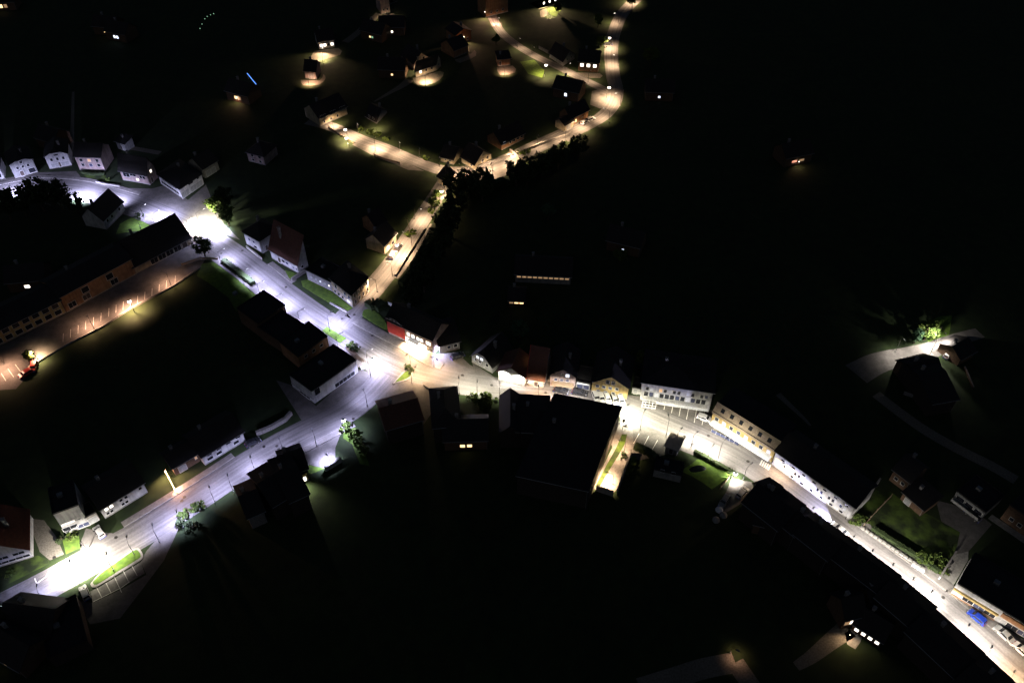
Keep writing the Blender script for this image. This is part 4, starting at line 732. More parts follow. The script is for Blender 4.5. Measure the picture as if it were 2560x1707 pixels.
LAMPS = [
 (300, 488, 'C', 3.21, 'street lamp before the pinkish house with two wall lamps', dict(h=4.0, cone=140, pole=(0, -9))),  # this lamp and the next are added to brighten the house fronts
 (432, 532, 'C', 4.02, 'street lamp facing the white corner shop', dict(cone=140, h=4.0, pole=(-4, -7))),
 (522, 566, 'Y', 3.0, 'lamp standing beside the yellow-lit tree', dict(pole=(-2, -2.2), h=7.0, cone=172)),  # added to throw light on the tree crowns
 (1066, 200, 'W', 2.7, 'lamp in the yard below the chalet', dict(pole=(0, -4.5), h=3.2, cone=132)),  # first of the yard lamps added to brighten the hamlet walls
 (812, 146, 'W', 2.16, 'lamp in the yard of the lit farmhouse', dict(pole=(0, -4.5), h=3.2, cone=132)),
 (778, 206, 'A', 1.26, 'lamp before the plain cream barn', dict(pole=(0, -4.5), h=3.2, cone=132)),
 (966, 48, 'W', 1.62, 'lamp before the small pink house of the north lane', dict(pole=(0, -4.5), h=3.2, cone=132)),
 (1158, 124, 'A', 1.08, 'lamp between the dim house and the brown barn', dict(pole=(0, -4.5), h=3.2, cone=132)),
 (1240, 56, 'A', 1.26, 'lamp before the amber house with spread wings', dict(pole=(0, -4.5), h=3.2, cone=132)),
 (945, 318, 'W', 0.9, 'lamp under the house whose walls form a V', dict(pole=(0, -4.5), h=3.2, cone=132)),
 (838, 308, 'W', 1.44, 'lamp at the long two-storey house on the hill road', dict(pole=(0, -4.5), h=3.2, cone=132)),
 (592, 640, 'C', 1.8, 'street lamp before the low brown wall', dict(pole=(-4, -4))),  # first of the fill lamps added between pools to even out the roads
 (690, 720, 'C', 1.6, 'street lamp opposite the pale annex', dict(pole=(-4, -4))),
 (790, 788, 'C', 1.6, 'street lamp by the black parapet roofs', dict(pole=(-4, -4))),
 (885, 848, 'C', 1.5, 'street lamp opposite the corner lawn', dict(pole=(-4, -4))),
 (1060, 932, 'W', 0.78, 'street lamp in the mouth of the eastern street', dict(pole=(-3, -4))),
 (1150, 955, 'Y', 0.78, 'street lamp before the dark bank of the grey house', dict(pole=(0, -4.4))),
 (1250, 968, 'Y', 0.59, 'street lamp opposite the floodlit garage', dict(pole=(0, -4.4))),
 (1395, 984, 'N', .8, 'street lamp opposite the pink gabled house', dict(pole=(0, -4.4))),
 (1615, 1045, 'Y', 0.66, 'street lamp between the two rows of parking bays', dict(pole=(-2, -4), h=6)),
 (1712, 1082, 'Y', 0.54, 'street lamp near the white triangles on the square', dict(pole=(-3, -4))),
 (1790, 1122, 'N', 1.2, 'street lamp above the garden hedge of the square', dict(pole=(-3, -4))),
 (1545, 1130, 'W', 1.35, 'street lamp at the top of the bright driveway', dict(pole=(1.5, -.5))),
 (905, 985, 'C', 0.55, 'street lamp under the long flank of the white block', dict(pole=(2, -4.4))),
 (780, 1082, 'C', 0.5, 'street lamp on the branch road before the lavender yard', dict(pole=(2, -4.4))),
 (575, 1195, 'C', 0.6, 'street lamp beside the stone gabled house', dict(pole=(2, -4.4))),
 (392, 1315, 'C', 0.6, 'street lamp near the lit verge bushes, uphill side', dict(pole=(2, -4.4))),
 (280, 1385, 'N', 1.0, 'street lamp at the tip of the oval grass island', dict(pole=(2, -4.4))),
 (2185, 1375, 'N', 1.08, 'street lamp by the middle of the concrete block row', dict(pole=(-4, -4.5), h=4.2)),
 (2285, 1442, 'N', 1.08, 'street lamp by the white stone planters', dict(pole=(-4, -4.5), h=4.2)),
 (2475, 1608, 'N', 1.24, 'street lamp beside the silver parked car', dict(pole=(-4, -4.5), h=4.2)),
 (1012, 610, 'W', 1.0, 'street lamp on the parapet of the side street', dict(pole=(2.4, -1))),
 (920, 725, 'W', .9, 'street lamp where the side street widens', dict(pole=(3, -1))),
 (1105, 430, 'W', 1.0, 'street lamp at the foot of the hill road', dict(pole=(-1, 3))),
 (1005, 392, 'W', 1.6, 'street lamp on the middle of the hill road', dict(pole=(-1, 3))),
 (900, 345, 'W', 1.6, 'street lamp on the upper half of the hill road', dict(pole=(-1, 3))),
 (1275, 408, 'W', 1.0, 'street lamp above the tall hedge of the upper road', dict(pole=(1, -3))),
 (1405, 348, 'W', 1.2, 'street lamp before the arched cream garage', dict(pole=(1, -3))),
 (1538, 262, 'W', 1.2, 'street lamp on the outer kerb of the upper bend', dict(pole=(2, -1))),
 (1535, 60, 'W', 1.0, 'street lamp on the dark stretch below the top edge', dict(pole=(2, 0))),
 (1335, 146, 'W', .7, 'street lamp beside the amber shed meadow', dict(pole=(-1, 2))),
 (1475, 205, 'W', .7, 'street lamp before the three dazzling windows', dict(pole=(-1, -2))),
 (350, 566, 'C', 0.45, 'lamp on the dim lawn before the black-roofed house', dict(pole=(.5, -1), h=4)),  # added to light the white wall of the black-roofed house
 (112, 1462, 'C', 1.0, 'street lamp by the zigzag marking', dict(pole=(2, -4.4))),  # added to lift the dark gap beside the marking
 (1172, 438, 'W', 1.6, 'lamp facing the two cream houses of the fork', dict(pole=(0, -4.5), h=3.2)),  # first of the lamps added to brighten the fork and hillside walls
 (1118, 428, 'W', 1.0, 'lamp between the fork houses and the hip-roofed house', dict(pole=(0, -4.5), h=3.2)),
 (1225, 414, 'W', 1.0, 'lamp before the gable of the second cream house', dict(pole=(1.5, -4), h=3.2)),
 (1280, 384, 'W', 1.0, 'lamp facing the dim ochre house', dict(pole=(0, -4.5), h=3.2)),
 (1112, 480, 'W', .9, 'lamp in front of the hip-roofed house of the fork', dict(pole=(0, -4.5), h=3.2)),
 (1408, 182, 'W', .9, 'lamp facing the blank pale wall of the upper lane', dict(pole=(0, -4.5), h=3.2)),
 (1262, 180, 'A', 1.0, 'lamp on the meadow before the amber shed', dict(pole=(0, -4.5), h=3.2, cone=120)),
 (1372, 36, 'W', 1.6, 'lamp facing the glowing house at the top edge', dict(pole=(0, -4.5), h=3.2, cone=125)),
 (38, 474, 'C', 6.78, 'street lamp at the picture edge over the lavender street', dict(h=4.0, cone=140, pole=(0, -9))),
 (212, 482, 'C', 8.22, 'street lamp behind the dark trees, lighting the bend white', dict(h=4.0, cone=140, pole=(0, -9))),
 (392, 530, 'C', 1.53, 'street lamp between the corner shop and the black-roofed house', dict(pole=(-3, -4))),
 (505, 562, 'N', 10.4, 'glaring street lamp over the first overexposed junction', dict(cone=130, pole=(-3, -4), h=4.6)),
 (532, 588, 'C', 6.72, 'second glaring lamp beside the dark tree at the junction', dict(cone=130, pole=(4, 4), h=4.6)),
 (650, 690, 'C', 2.1, 'lamp with a small arm facing the brown-roofed white house', dict(pole=(-4, -4))),
 (735, 752, 'C', 2.1, 'street lamp opposite the corner villa', dict(pole=(-4, -4))),
 (836, 815, 'C', 2.7, 'street lamp on the small grass strip, its post lit white', dict(pole=(-1, -2), h=5.5)),
 (931, 897, 'C', 1.3, 'lamp with a dazzling round head beside the planting bed', dict(globe=True, headpx=True, pole=(-1, -1.2), h=6)),
 (958, 900, 'N', 1.82, 'street lamp hanging over the middle of the junction', dict(pole=(-4, -2), h=5.5)),
 (1022, 925, 'W', 1.56, 'thin hooked lamp standing on the triangular island', dict(pole=(.6, .8), h=6)),
 (1110, 945, 'W', 0.91, 'street lamp on the kerb between the shop and the grey house', dict(pole=(-3, 4))),
 (1195, 962, 'Y', 0.85, 'street lamp lighting the greenish bend before the garage', dict(pole=(0, -5))),
 (1345, 978, 'W', 1.0, 'street lamp in front of the steep brown-roofed house', dict(pole=(0, -4.2))),
 (1440, 985, 'N', 0.6, 'street lamp before the low shop with the white sign', dict(pole=(0, -4))),
 (1515, 1000, 'Y', 0.3, 'street lamp before the yellow gabled house', dict(pole=(2.5, -4))),
 (1566, 1046, 'Y', 3.75, 'glaring street lamp on the bright square', dict(cone=124, pole=(-2, -2), h=5.5)),
 (1660, 1060, 'Y', 1.35, 'street lamp at the edge of the parking bays on the square', dict(pole=(0, -4), h=6.5)),
 (1752, 1095, 'N', 1.35, 'street lamp before the glass cafe terrace', dict(pole=(-3, -3))),
 (1825, 1122, 'Y', 1.1, 'street lamp before the awning of the yellow terrace', dict(cone=164, h=7.5, pole=(-4, -4))),
 (1890, 1165, 'N', 0.5, 'street lamp at the joint of the yellow and white terraces', dict(h=4.4, pole=(-4, -4))),
 (1960, 1217, 'N', 0.69, 'street lamp below the first windows of the white terrace', dict(h=4.4, pole=(-4, -4.5))),
 (2040, 1272, 'N', 0.87, 'street lamp in front of the middle of the white terrace', dict(h=4.4, pole=(-4, -4.5))),
 (2140, 1340, 'N', 1.24, 'street lamp at the start of the row of concrete blocks', dict(h=4.2, pole=(-4, -4.5))),
 (2235, 1408, 'N', 1.24, 'street lamp halfway along the garden wall', dict(h=4.2, pole=(-4, -4.5))),
 (2330, 1474, 'N', 2.7, 'street lamp at the foot of the driveway ramp', dict(h=4.2, pole=(-4, -4.5))),
 (2420, 1555, 'N', 1.36, 'street lamp opposite the blue parked car', dict(h=4.2, pole=(-4, -4.5))),
 (2530, 1668, 'W', 1.54, 'street lamp in the bright bottom corner of the street', dict(h=4.2, pole=(-4, -4.5))),
 (859, 1050, 'C', 0.98, 'small lamp with a round head on the kerb of the branch road', dict(globe=True, headpx=True, pole=(1, -.6), h=5)),
 (700, 1104, 'C', 0.38, 'street lamp over the dim stretch of the branch road', dict(pole=(2, -4.4))),
 (630, 1150, 'C', 1.12, 'street lamp by the notched white house', dict(pole=(2, -4.4))),
 (530, 1222, 'C', 0.68, 'street lamp between the branch road houses', dict(pole=(2, -4.4))),
 (450, 1285, 'C', 1.78, 'street lamp above the lit verge bushes of the branch road', dict(pole=(2, -4))),
 (330, 1345, 'N', 0.6, 'street lamp opposite the white balcony house', dict(pole=(2, -4.4))),
 (190, 1405, 'N', 10.56, 'glaring street lamp over the second overexposed crossing', dict(cone=140, pole=(2, -4), h=4.6)),
 (225, 1415, 'Y', 4.0, 'second glaring lamp at the oval grass island', dict(cone=115, pole=(-2, 4), h=4.6)),
 (8, 1530, 'C', 2.0, 'street lamp in the lavender corner of the branch road', dict(pole=(2, -4.4))),
 (323, 753, 'A', 2.2, 'short lamp glowing at the edge of the striped parking lot', dict(cone=144, globe=True, headpx=True, pole=(.4, -.3), h=4.2)),
 (232, 818, 'A', .9, 'dim second lamp towards the far end of the striped lot', dict(pole=(.4, -.4), h=4.2, cone=156)),  # with the next lamp, added to widen the lit band of the lot
 (425, 710, 'A', .6, 'dim lamp at the upper end of the striped lot', dict(pole=(.4, -.4), h=4.2, cone=156)),
 (90, 900, 'W', 2.2, 'lamp hidden in the small bright tree at the end of the lot', dict(globe=False, pole=(.5, .2), h=3.6)),
 (12, 925, 'A', 1.2, 'lamp over the last pinkish parking bays at the edge', dict(pole=(-1, 2), h=5)),
 (948, 368, 'W', 4.0, 'glaring lamp on the warm hill road', dict(cone=130, pole=(-1, -3), h=5)),
 (863, 324, 'W', 1.6, 'first lamp with a bright head on the hill road', dict(globe=True, headpx=True, pole=(.5, .5), h=4)),
 (866, 345, 'W', .8, 'second lamp with a bright head below the hill road', dict(globe=True, headpx=True, pole=(.4, -.5), h=3)),
 (1055, 408, 'W', .7, 'street lamp at the lower end of the hill road', dict(pole=(-1, 3))),
 (1104, 478, 'W', 1.2, 'lamp with a bright head among the lit bushes at the fork', dict(globe=True, headpx=True, pole=(-1, .6), h=5)),
 (1150, 440, 'W', 1.8, 'street lamp in the middle of the upper fork', dict(pole=(1, -2))),
 (1282, 390, 'W', 1.5, 'lamp with a bright head in the small yard by the stone steps', dict(globe=True, headpx=True, pole=(-.6, .6), h=4.5)),
 (1225, 430, 'W', 1.2, 'street lamp beside the long dim garden wall', dict(pole=(1, -3))),
 (1350, 375, 'W', 1.05, 'street lamp on the straight stretch of the upper road', dict(pole=(-1, 3))),
 (1454, 322, 'W', 1.7, 'thin lamp on a long pole by the cars at the upper bend', dict(pole=(1.5, 2.5))),
 (1508, 300, 'W', 1.35, 'street lamp in the widening below the upper bend', dict(pole=(2, -2))),
 (1523, 219, 'W', 2.2, 'lamp with a bright head on the upper crossroads', dict(globe=True, headpx=True, pole=(-.6, .8), h=5)),
 (1533, 165, 'W', 1.8, 'street lamp on the steep stretch above the crossroads', dict(pole=(2, 0))),
 (1524, 95, 'W', 2.0, 'lamp with a bright head beside the lit roadside shrubs', dict(globe=True, headpx=True, pole=(-1, .6), h=5)),
 (1582, 8, 'W', 2.6, 'street lamp at the very top of the upper road', dict(pole=(2, 0))),
 (1365, 163, 'W', 1.6, 'lamp with a bright head on the upper lane', dict(globe=True, headpx=True, pole=(-.6, -.6), h=5)),
 (1425, 186, 'W', 0.9, 'street lamp on the dim end of the upper lane', dict(pole=(-1, 2))),
 (1300, 124, 'W', 0.75, 'street lamp at the top of the upper lane', dict(pole=(-1, 2))),
 (1248, 72, 'W', 1.0, 'street lamp in the pinkish yard of the forked lane', dict(pole=(-1, 2))),
 (1055, 552, 'W', 1.5, 'street lamp on the narrow upper part of the side street', dict(pole=(-2.4, 1))),
 (992, 612, 'W', 2.0, 'lamp with a bright head on the house side of the side street', dict(globe=True, headpx=True, pole=(-.8, .2), h=5)),
 (958, 685, 'W', 1.0, 'street lamp at the wide lower mouth of the side street', dict(pole=(3, -1))),
 (1515, 1205, 'W', 2.8, 'lamp flooding the end of the driveway by the long lean-to', dict(cone=125, pole=(1.6, -.6), h=3.8)),
 (1839, 1183, 'N', .8, 'lamp at the end of the garden hedge above the white car', dict(globe=True, headpx=True, pole=(-.5, .3), h=2.4)),
 (822, 1158, 'C', 1.8, 'low lamp at the end of the lavender yard by the flags', dict(cone=120, pole=(.6, -.6), h=3.4)),
 (2322, 872, 'N', 1.6, 'lamp shining into the green tree of the eastern lane', dict(pole=(-.6, -2.4), h=6.5, cone=165)),  # added to brighten the tree and the lawn behind it
 (2345, 872, 'N', 1.8, 'street lamp over the pale lane of the eastern farm', dict(pole=(0, 3), h=6, cone=140)),
 (2255, 900, 'N', .6, 'lamp at the dim lower end of the eastern lane', dict(pole=(-1, 3), h=6)),
 (1838, 1640, 'A', .06, 'lamp over the forked farm track at the bottom edge', dict(cone=130, pole=(-1, .6), h=2.6)),
]
for i, (x, y, hue, pw, lab, kw) in enumerate(LAMPS):
    if hue == 'W' and y < 480 and x > 740: LAMPS[i] = (x, y, hue, pw * .72, lab, dict(kw, cone=min(kw.get('cone', 142), 136)))
for x, y, hue, pw, lab, kw in LAMPS: street_lamp(x, y, hue, pw, lab, **kw)
WALL = [
 (1020, 850, 2.3, 'W', 1.0, 'lamp under the awning of the blazing shopfront', (.2, -.4, -1)),
 (1048, 864, 2.3, 'W', 1.3, 'second lamp of the blazing shopfront', (.2, -.4, -1)),
 (1091, 868, 2.6, 'C', .8, 'bluish lamp on the corner of the shop', (1, -.3, -1)),
 (1266, 935, 4.0, 'N', .45, 'floodlight over the first garage door', (-.2, 1.0, -.9)),
 (1298, 944, 4.0, 'N', .45, 'floodlight over the second garage door', (.3, 1.0, -.9)),
 (1319, 955, 1.6, 'A', .10, 'amber lamp lighting the steep gable edge', (.2, .3, 1)),
 (1070, 152, 4.2, 'W', 2.0, 'blazing porch lamp of the chalet', (0, -.6, -1)),
 (806, 120, 2.8, 'W', 1.0, 'porch lamp of the lit farmhouse', (-.2, -1, -.8)),
 (772, 180, 2.6, 'A', .6, 'lamp between the barn and the farm lane', (0, -1, -.8)),
 (964, 16, 3.0, 'W', .9, 'lamp on the pink house of the north lane', (0, -1, -.8)),
 (1255, 140, 2.8, 'A', .8, 'lamp over the amber shed door', (.2, -.2, -1)),
 (1376, 4, 3.2, 'W', 1.6, 'lamp on the house at the top edge', (0, -1, -.8)),
 (1212, 30, 3.4, 'A', .6, 'dim lamp on the house with spread wings', (0, -1, -.8)),
 (1160, 92, 3.0, 'A', .5, 'dim lamp on the house near the forked lane', (0, -1, -.8)),
 (412, 1176, 3.0, 'A', .9, 'amber lamp at the head of the glowing strip', (.6, -.6, -1)),
 (2126, 1585, 2.6, 'W', .08, 'porch lamp between the four lit windows and the conservatory', (-.3, -1, -.9)),
 (2290, 966, 3.2, 'A', .2, 'yard lamp on the dark eastern barn', (0, -1, -.9)),
 (1960, 1130 + 30, 4.2, 'W', .5, 'small lamp above the lit shop window of the white terrace', (0, -.6, -1)),
 (2405, 1470, 2.4, 'N', 1.2, 'lamp under the fascia of the bright shop', (.2, -.6, -1)),
 (2480, 1520, 2.4, 'N', 1.2, 'second lamp under the shop fascia by the blue car', (.2, -.6, -1)),
 (758, 1208, 2.6, 'Y', .25, 'lamp over the greenish hut doorway', (0, -.6, -1)),
 (1998, 404, 2.4, 'A', .03, 'reddish porch lamp far out in the eastern dark', (.4, -.8, -1)),
 (592, 243, 2.6, 'A', .1, 'lamp under the eaves of the hillside house', (-.5, -.8, -1)),
 (2415, 1692, 3.0, 'A', .6, 'lamp on the orange end wall at the bottom corner', (.3, -1, -.5)),
 (14, 12, 2.8, 'A', .5, 'lamp in the top corner of the dark fields', (0, -1, -1)),
]
for x, y, z, hue, pw, lab, aim in WALL: wall_lamp(x, y, z, hue, pw, lab, aim)

# ================================================================== trees, hedges, shrubs
def leaf_cloud(seed, rx, ry, rz, zc, clumps, per, size, name, m, flat=.5):
    rnd = random.Random(seed); vs = []; fs = []
    for c in range(clumps):
        while True:
            q = Vector((rnd.uniform(-1, 1), rnd.uniform(-1, 1), rnd.uniform(-1, 1)))
            if .35 < q.length < 1: break
        ctr = Vector((q.x * rx, q.y * ry, zc + q.z * rz)); cr = rnd.uniform(.16, .34) * (rx + rz) * .5
        for k in range(per):
            d = Vector((rnd.gauss(0, .5), rnd.gauss(0, .5), rnd.gauss(0, .42))) * cr
            p = ctr + d; n = Vector((rnd.gauss(0, 1), rnd.gauss(0, 1), rnd.gauss(.6, 1))).normalized()
            a = n.orthogonal().normalized(); b = n.cross(a); s = size * rnd.uniform(.6, 1.3); o = len(vs)
            vs += [p + a * s, p + b * s * .6, p - a * s, p - b * s * .6]; fs.append((o, o + 1, o + 2, o + 3))
    return MB().add(vs, fs).mesh(name, m)
def trunk_mesh(seed, h, r, spread):
    rnd = random.Random(seed); mb = MB(); mb.tube([(0, 0, 0), (.05, .02, h * .35), (.0, .08, h * .75)], [r, r * .75, r * .35])
    for k in range(6):
        a = k * 1.05 + rnd.uniform(-.3, .3); z = h * rnd.uniform(.3, .6)
        mb.tube([(0, 0, z), (math.cos(a) * spread * .4, math.sin(a) * spread * .4, z + h * .15), (math.cos(a) * spread * .75, math.sin(a) * spread * .75, z + h * .28)], [r * .5, r * .3, r * .1], 5)
    return mb.mesh('trunk', M['bark'])
TREES = {}
for kind, m, (rx, rz, zc) in (('round', 'leaf', (2.6, 2.2, 4.4)), ('dark', 'leafd', (2.7, 2.5, 4.6)), ('tall', 'leaf', (1.9, 3.2, 5.0)), ('teal', 'leafb', (2.2, 2.4, 4.2))):
    TREES[kind] = [(leaf_cloud(hash(kind) % 97 + s, rx, rx, rz, zc, 46, 46, .30, 'crown', M[m]), trunk_mesh(s, 6.0, .22, 2.2)) for s in (1, 2, 3)]
BUSH = {k: [leaf_cloud(50 + s + i * 7, 1.0, 1.0, .62, .55, 16, 34, .15, 'foliage', M[m]) for s in (1, 2, 3)] for i, (k, m) in enumerate((('leaf', 'leaf'), ('dark', 'leafd'), ('teal', 'leafb')))}
STEM = trunk_mesh(9, .8, .05, .4)
NT = [0]
def tree(x, y, kind, sc, label, group=None, name='tree'):
    NT[0] += 1; cr, tk = TREES[kind][NT[0] % 3]
    root = thing(name, label, 'tree', W(x, y), random.uniform(0, 6), group)
    root.scale = (sc, sc, sc * random.uniform(.9, 1.1))
    link('crown', cr, root); link('trunk', tk, root); return root
def bush(x, y, kind, sc, label, group=None, h=1.0):
    NT[0] += 1; root = thing('bush', label, 'bush', W(x, y), random.uniform(0, 6), group); root.scale = (sc, sc, sc * h)
    link('foliage', BUSH[kind][NT[0] % 3], root); link('stem', STEM, root); return root
def hedge(px, w, h, label, m='hedge', leaf=.16, dens=46):
    P = smooth_line([W(*p) for p in px], 4); o = P[0].copy(); rnd = random.Random(len(px) * 31 + int(px[0][0])); vs = []; fs = []
    root = thing('hedge', label, 'hedge', o)
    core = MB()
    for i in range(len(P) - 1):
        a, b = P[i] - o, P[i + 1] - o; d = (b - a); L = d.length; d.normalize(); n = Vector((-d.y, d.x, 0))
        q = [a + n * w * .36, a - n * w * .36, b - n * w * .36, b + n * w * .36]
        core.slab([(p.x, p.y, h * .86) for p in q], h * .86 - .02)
        for k in range(int(dens * L)):
            u, v_, t = rnd.random(), rnd.uniform(-.5, .5), rnd.random()
            if abs(v_) < .36 and t < .8: v_ = math.copysign(rnd.uniform(.38, .52), v_)
            p = a + d * (u * L) + n * (v_ * w); p.z = t * h * rnd.uniform(.9, 1.05)
            nn = Vector((rnd.gauss(0, 1), rnd.gauss(0, 1), rnd.gauss(.4, 1))).normalized(); aa = nn.orthogonal().normalized(); bb_ = nn.cross(aa)
            s = leaf * rnd.uniform(.7, 1.4); c = len(vs); vs += [p + aa * s, p + bb_ * s * .7, p - aa * s, p - bb_ * s * .7]; fs.append((c, c + 1, c + 2, c + 3))
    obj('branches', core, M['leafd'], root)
    obj('foliage', MB().add(vs, fs), M[m], root); return root
tree(513, 641, 'dark', 1.05, 'dark round tree in silhouette against the first overexposed junction')
tree(552, 545, 'round', 1.15, 'yellow-lit tree nearest the glaring junction')
tree(574, 566, 'tall', 1.1, 'half-lit tree behind the yellow-lit one, beside the blank white wall')
tree(536, 528, 'round', .9, 'small lit tree at the front of the yellow-lit group')
tree(566, 525, 'dark', 1.3, 'dim tree at the back of the yellow-lit group')
tree(79, 903, 'tall', .55, 'small blazing tree with a lamp in it at the end of the parking lot')
tree(1090, 500, 'round', .55, 'lit green tree at the neck of the side street')
tree(1078, 518, 'tall', .5, 'second lit green tree beside the narrow lane')
G = 'dark trees along the black edge of the side street'  # these trees stand in for an unlit embankment that drops into black
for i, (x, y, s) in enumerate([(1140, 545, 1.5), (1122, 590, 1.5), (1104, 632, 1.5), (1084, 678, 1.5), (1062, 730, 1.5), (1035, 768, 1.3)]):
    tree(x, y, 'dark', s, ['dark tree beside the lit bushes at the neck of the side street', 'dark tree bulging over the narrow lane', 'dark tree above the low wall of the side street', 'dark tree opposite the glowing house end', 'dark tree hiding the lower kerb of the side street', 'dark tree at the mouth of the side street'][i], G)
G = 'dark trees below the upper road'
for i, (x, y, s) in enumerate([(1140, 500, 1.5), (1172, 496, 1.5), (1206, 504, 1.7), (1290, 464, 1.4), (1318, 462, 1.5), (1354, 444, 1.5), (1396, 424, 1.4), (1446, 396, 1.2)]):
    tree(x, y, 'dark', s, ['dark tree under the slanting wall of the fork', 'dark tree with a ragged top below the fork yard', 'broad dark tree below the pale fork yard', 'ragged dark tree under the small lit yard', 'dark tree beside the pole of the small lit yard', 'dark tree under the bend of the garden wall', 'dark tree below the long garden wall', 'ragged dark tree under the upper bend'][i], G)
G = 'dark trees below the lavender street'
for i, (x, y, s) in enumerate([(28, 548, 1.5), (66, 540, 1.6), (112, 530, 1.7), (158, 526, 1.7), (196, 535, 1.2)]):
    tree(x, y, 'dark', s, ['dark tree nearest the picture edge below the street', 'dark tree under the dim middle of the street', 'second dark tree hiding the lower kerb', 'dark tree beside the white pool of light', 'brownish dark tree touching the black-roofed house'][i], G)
G = 'dark trees in the bottom corner'
for i, (x, y, s) in enumerate([(8, 1570, .9), (40, 1556, .9), (70, 1556, .8)]):
    tree(x, y, 'dark', s, ['dark tree at the very edge of the lavender road corner', 'dark tree in the middle of the three by the corner', 'dark tree beside the cream parapet'][i], G)
tree(1503, 118, 'round', .8, 'lit green shrub tree beside the upper road lamp')
tree(1495, 70, 'tall', .9, 'dim green tree above the roadside shrubs')
tree(1370, 550, 'teal', 1.0, 'faint teal tree alone in the black field')
tree(1300, 845, 'teal', 1.0, 'faint green tree behind the grey gabled house')
tree(1610, 915, 'round', .9, 'dim olive tree over the low white kiosk')
tree(1625, 165, 'round', 1.3, 'faint brown tree east of the upper road')
tree(1580, 20, 'round', 1.0, 'brightly lit tree at the top edge of the upper road')
tree(2310, 850, 'round', 1.0, 'green lit tree beside the pale eastern lane')
tree(2285, 858, 'teal', .8, 'smaller green lit tree beside the eastern lane')
tree(1240, 112, 'round', .7, 'speckled tree in front of the forked lane yard')
tree(1395, 35, 'dark', .7, 'dark tree before the glowing house at the top edge')
tree(1548, 657, 'round', .8, 'faint tree below the solitary cottage')
tree(903, 800, 'dark', .1, 'tiny sapling on the corner lawn') if False else None
bush(880, 869, 'leaf', 1.5, 'green bush in the planting bed by the junction'); bush(892, 875, 'dark', 1.2, 'brownish bush beside the green one in the bed')
bush(1024, 930, 'dark', 1.7, 'dark round bush on the triangular island', h=1.2)
for i, (x, y, s) in enumerate([(1182, 998, 1.8), (1205, 1003, 2.2), (1228, 1000, 1.8), (1215, 1018, 2.0)]):
    bush(x, y, 'leaf', s, ['lit green bush at the kerb opposite the garage', 'largest lit bush of the clump opposite the garage', 'lit bush nearest the bluish black gable', 'dim bush at the back of the clump'][i], 'bushes opposite the garage')
for i, (x, y, s) in enumerate([(2140, 1305, 1.9), (2152, 1300, 1.5), (2300, 1398, 1.8), (2325, 1405, 2.2), (2345, 1402, 1.8), (2358, 1428, 1.2)]):
    bush(x, y, 'leaf', s, ['lit bush at the end of the white terrace', 'second bush by the terrace end wall', 'lit bush on the dark inner lawn', 'largest lit bush in the garden corner', 'lit bush nearest the garden fence', 'small bush at the sharp lawn corner'][i], 'bushes in the walled garden', .8)
for i, (x, y, s) in enumerate([(455, 1291, 1.1), (468, 1284, 1.3), (485, 1275, 1.5), (500, 1266, 1.4), (455, 1306, 1.7), (482, 1322, 1.7)]):
    bush(x, y, 'leaf' if i < 4 else 'dark', s, ['glaring lit bush on the verge of the branch road', 'second lit bush on the verge', 'third bush on the verge, pale green', 'last bush on the verge before the black house', 'dim bush below the verge', 'lowest dim bush trailing below the verge'][i], 'bushes on the branch road verge')
for i, (x, y, s) in enumerate([(866, 1072, 1.6), (880, 1085, 1.6), (895, 1105, 1.5), (910, 1128, 1.6)]):
    bush(x, y, 'leaf', s, ['lit bush at the head of the small green garden', 'bush with a yellow glow in the small garden', 'bush in the middle of the small garden', 'last bush of the small garden below the branch road'][i], 'bushes in the small garden')
for i, (x, y, s) in enumerate([(1065, 398, 1.3), (925, 335, 1.6), (945, 342, 1.7), (965, 350, 1.3), (905, 325, 1.2)]):
    bush(x, y, 'leaf', s, ['dim bush beside the cream house of the fork', 'bush on the bank of the hill road', 'broad bush under the glaring hill road lamp', 'bush at the lower bank of the hill road', 'bush at the upper bank of the hill road'][i], 'bushes on the hill road bank')
for i, (x, y, s) in enumerate([(1300, 386, 1.4), (1312, 384, 1.4), (1322, 380, 1.1)]): bush(x, y, 'leaf', s, ['lit bush on top of the stone steps', 'second lit bush above the steps', 'third lit bush above the steps'][i], 'bushes by the steps')
bush(1098, 488, 'leaf', 1.8, 'bright green bush under the lamp of the fork'); bush(1088, 512, 'leaf', 1.8, 'lit bush down the neck of the side street'); bush(1078, 532, 'leaf', 1.5, 'last lit bush of the neck')
bush(1020, 590, 'leaf', 1.4, 'dim bush above the side street lamp'); bush(1032, 585, 'leaf', 1.4, 'dim bush further up the side street')
bush(270, 452, 'leaf', .9, 'lit bush at the corner of the dark front garden'); bush(350, 545, 'dark', 1.6, 'bush on the lawn below the street lamp')
bush(1558, 1143, 'dark', 1.2, 'round dark bush on the grass beside the driveway')
bush(1580, 1165, 'leaf', 1.3, 'ragged lit bush beside the driveway'); bush(1573, 1178, 'leaf', 1.0, 'small lit bush at the driveway end')
bush(155, 1350, 'dark', 1.4, 'dark bush shading the small lawn by the glaring lamp'); bush(180, 1346, 'leaf', 1.4, 'lit bush on the small lawn')
bush(30, 1435, 'leaf', 1.3, 'pale bush on the lawn below the white verge')
hedge([(560, 655), (595, 682), (634, 712)], 2.0, 1.5, 'clipped black hedge between the grass triangle and the street', 'leafd')
hedge([(921, 772), (938, 764), (957, 775)], 4.5, 2.2, 'dark rounded hedge on the corner lawn by the side street', 'leafd')
hedge([(205, 433), (230, 438), (262, 437)], 1.0, 1.0, 'low hedge in front of the pale six-window house', 'leafd')  # dark leaf tone carries the shade of the front garden
hedge([(1735, 1132), (1770, 1150), (1808, 1172), (1836, 1188)], 1.2, 1.4, 'hedge between the square and the dark garden')
hedge([(2178, 1322), (2240, 1362), (2300, 1400), (2345, 1432)], 1.3, 1.3, 'long dark hedge inside the walled garden', 'leafd')
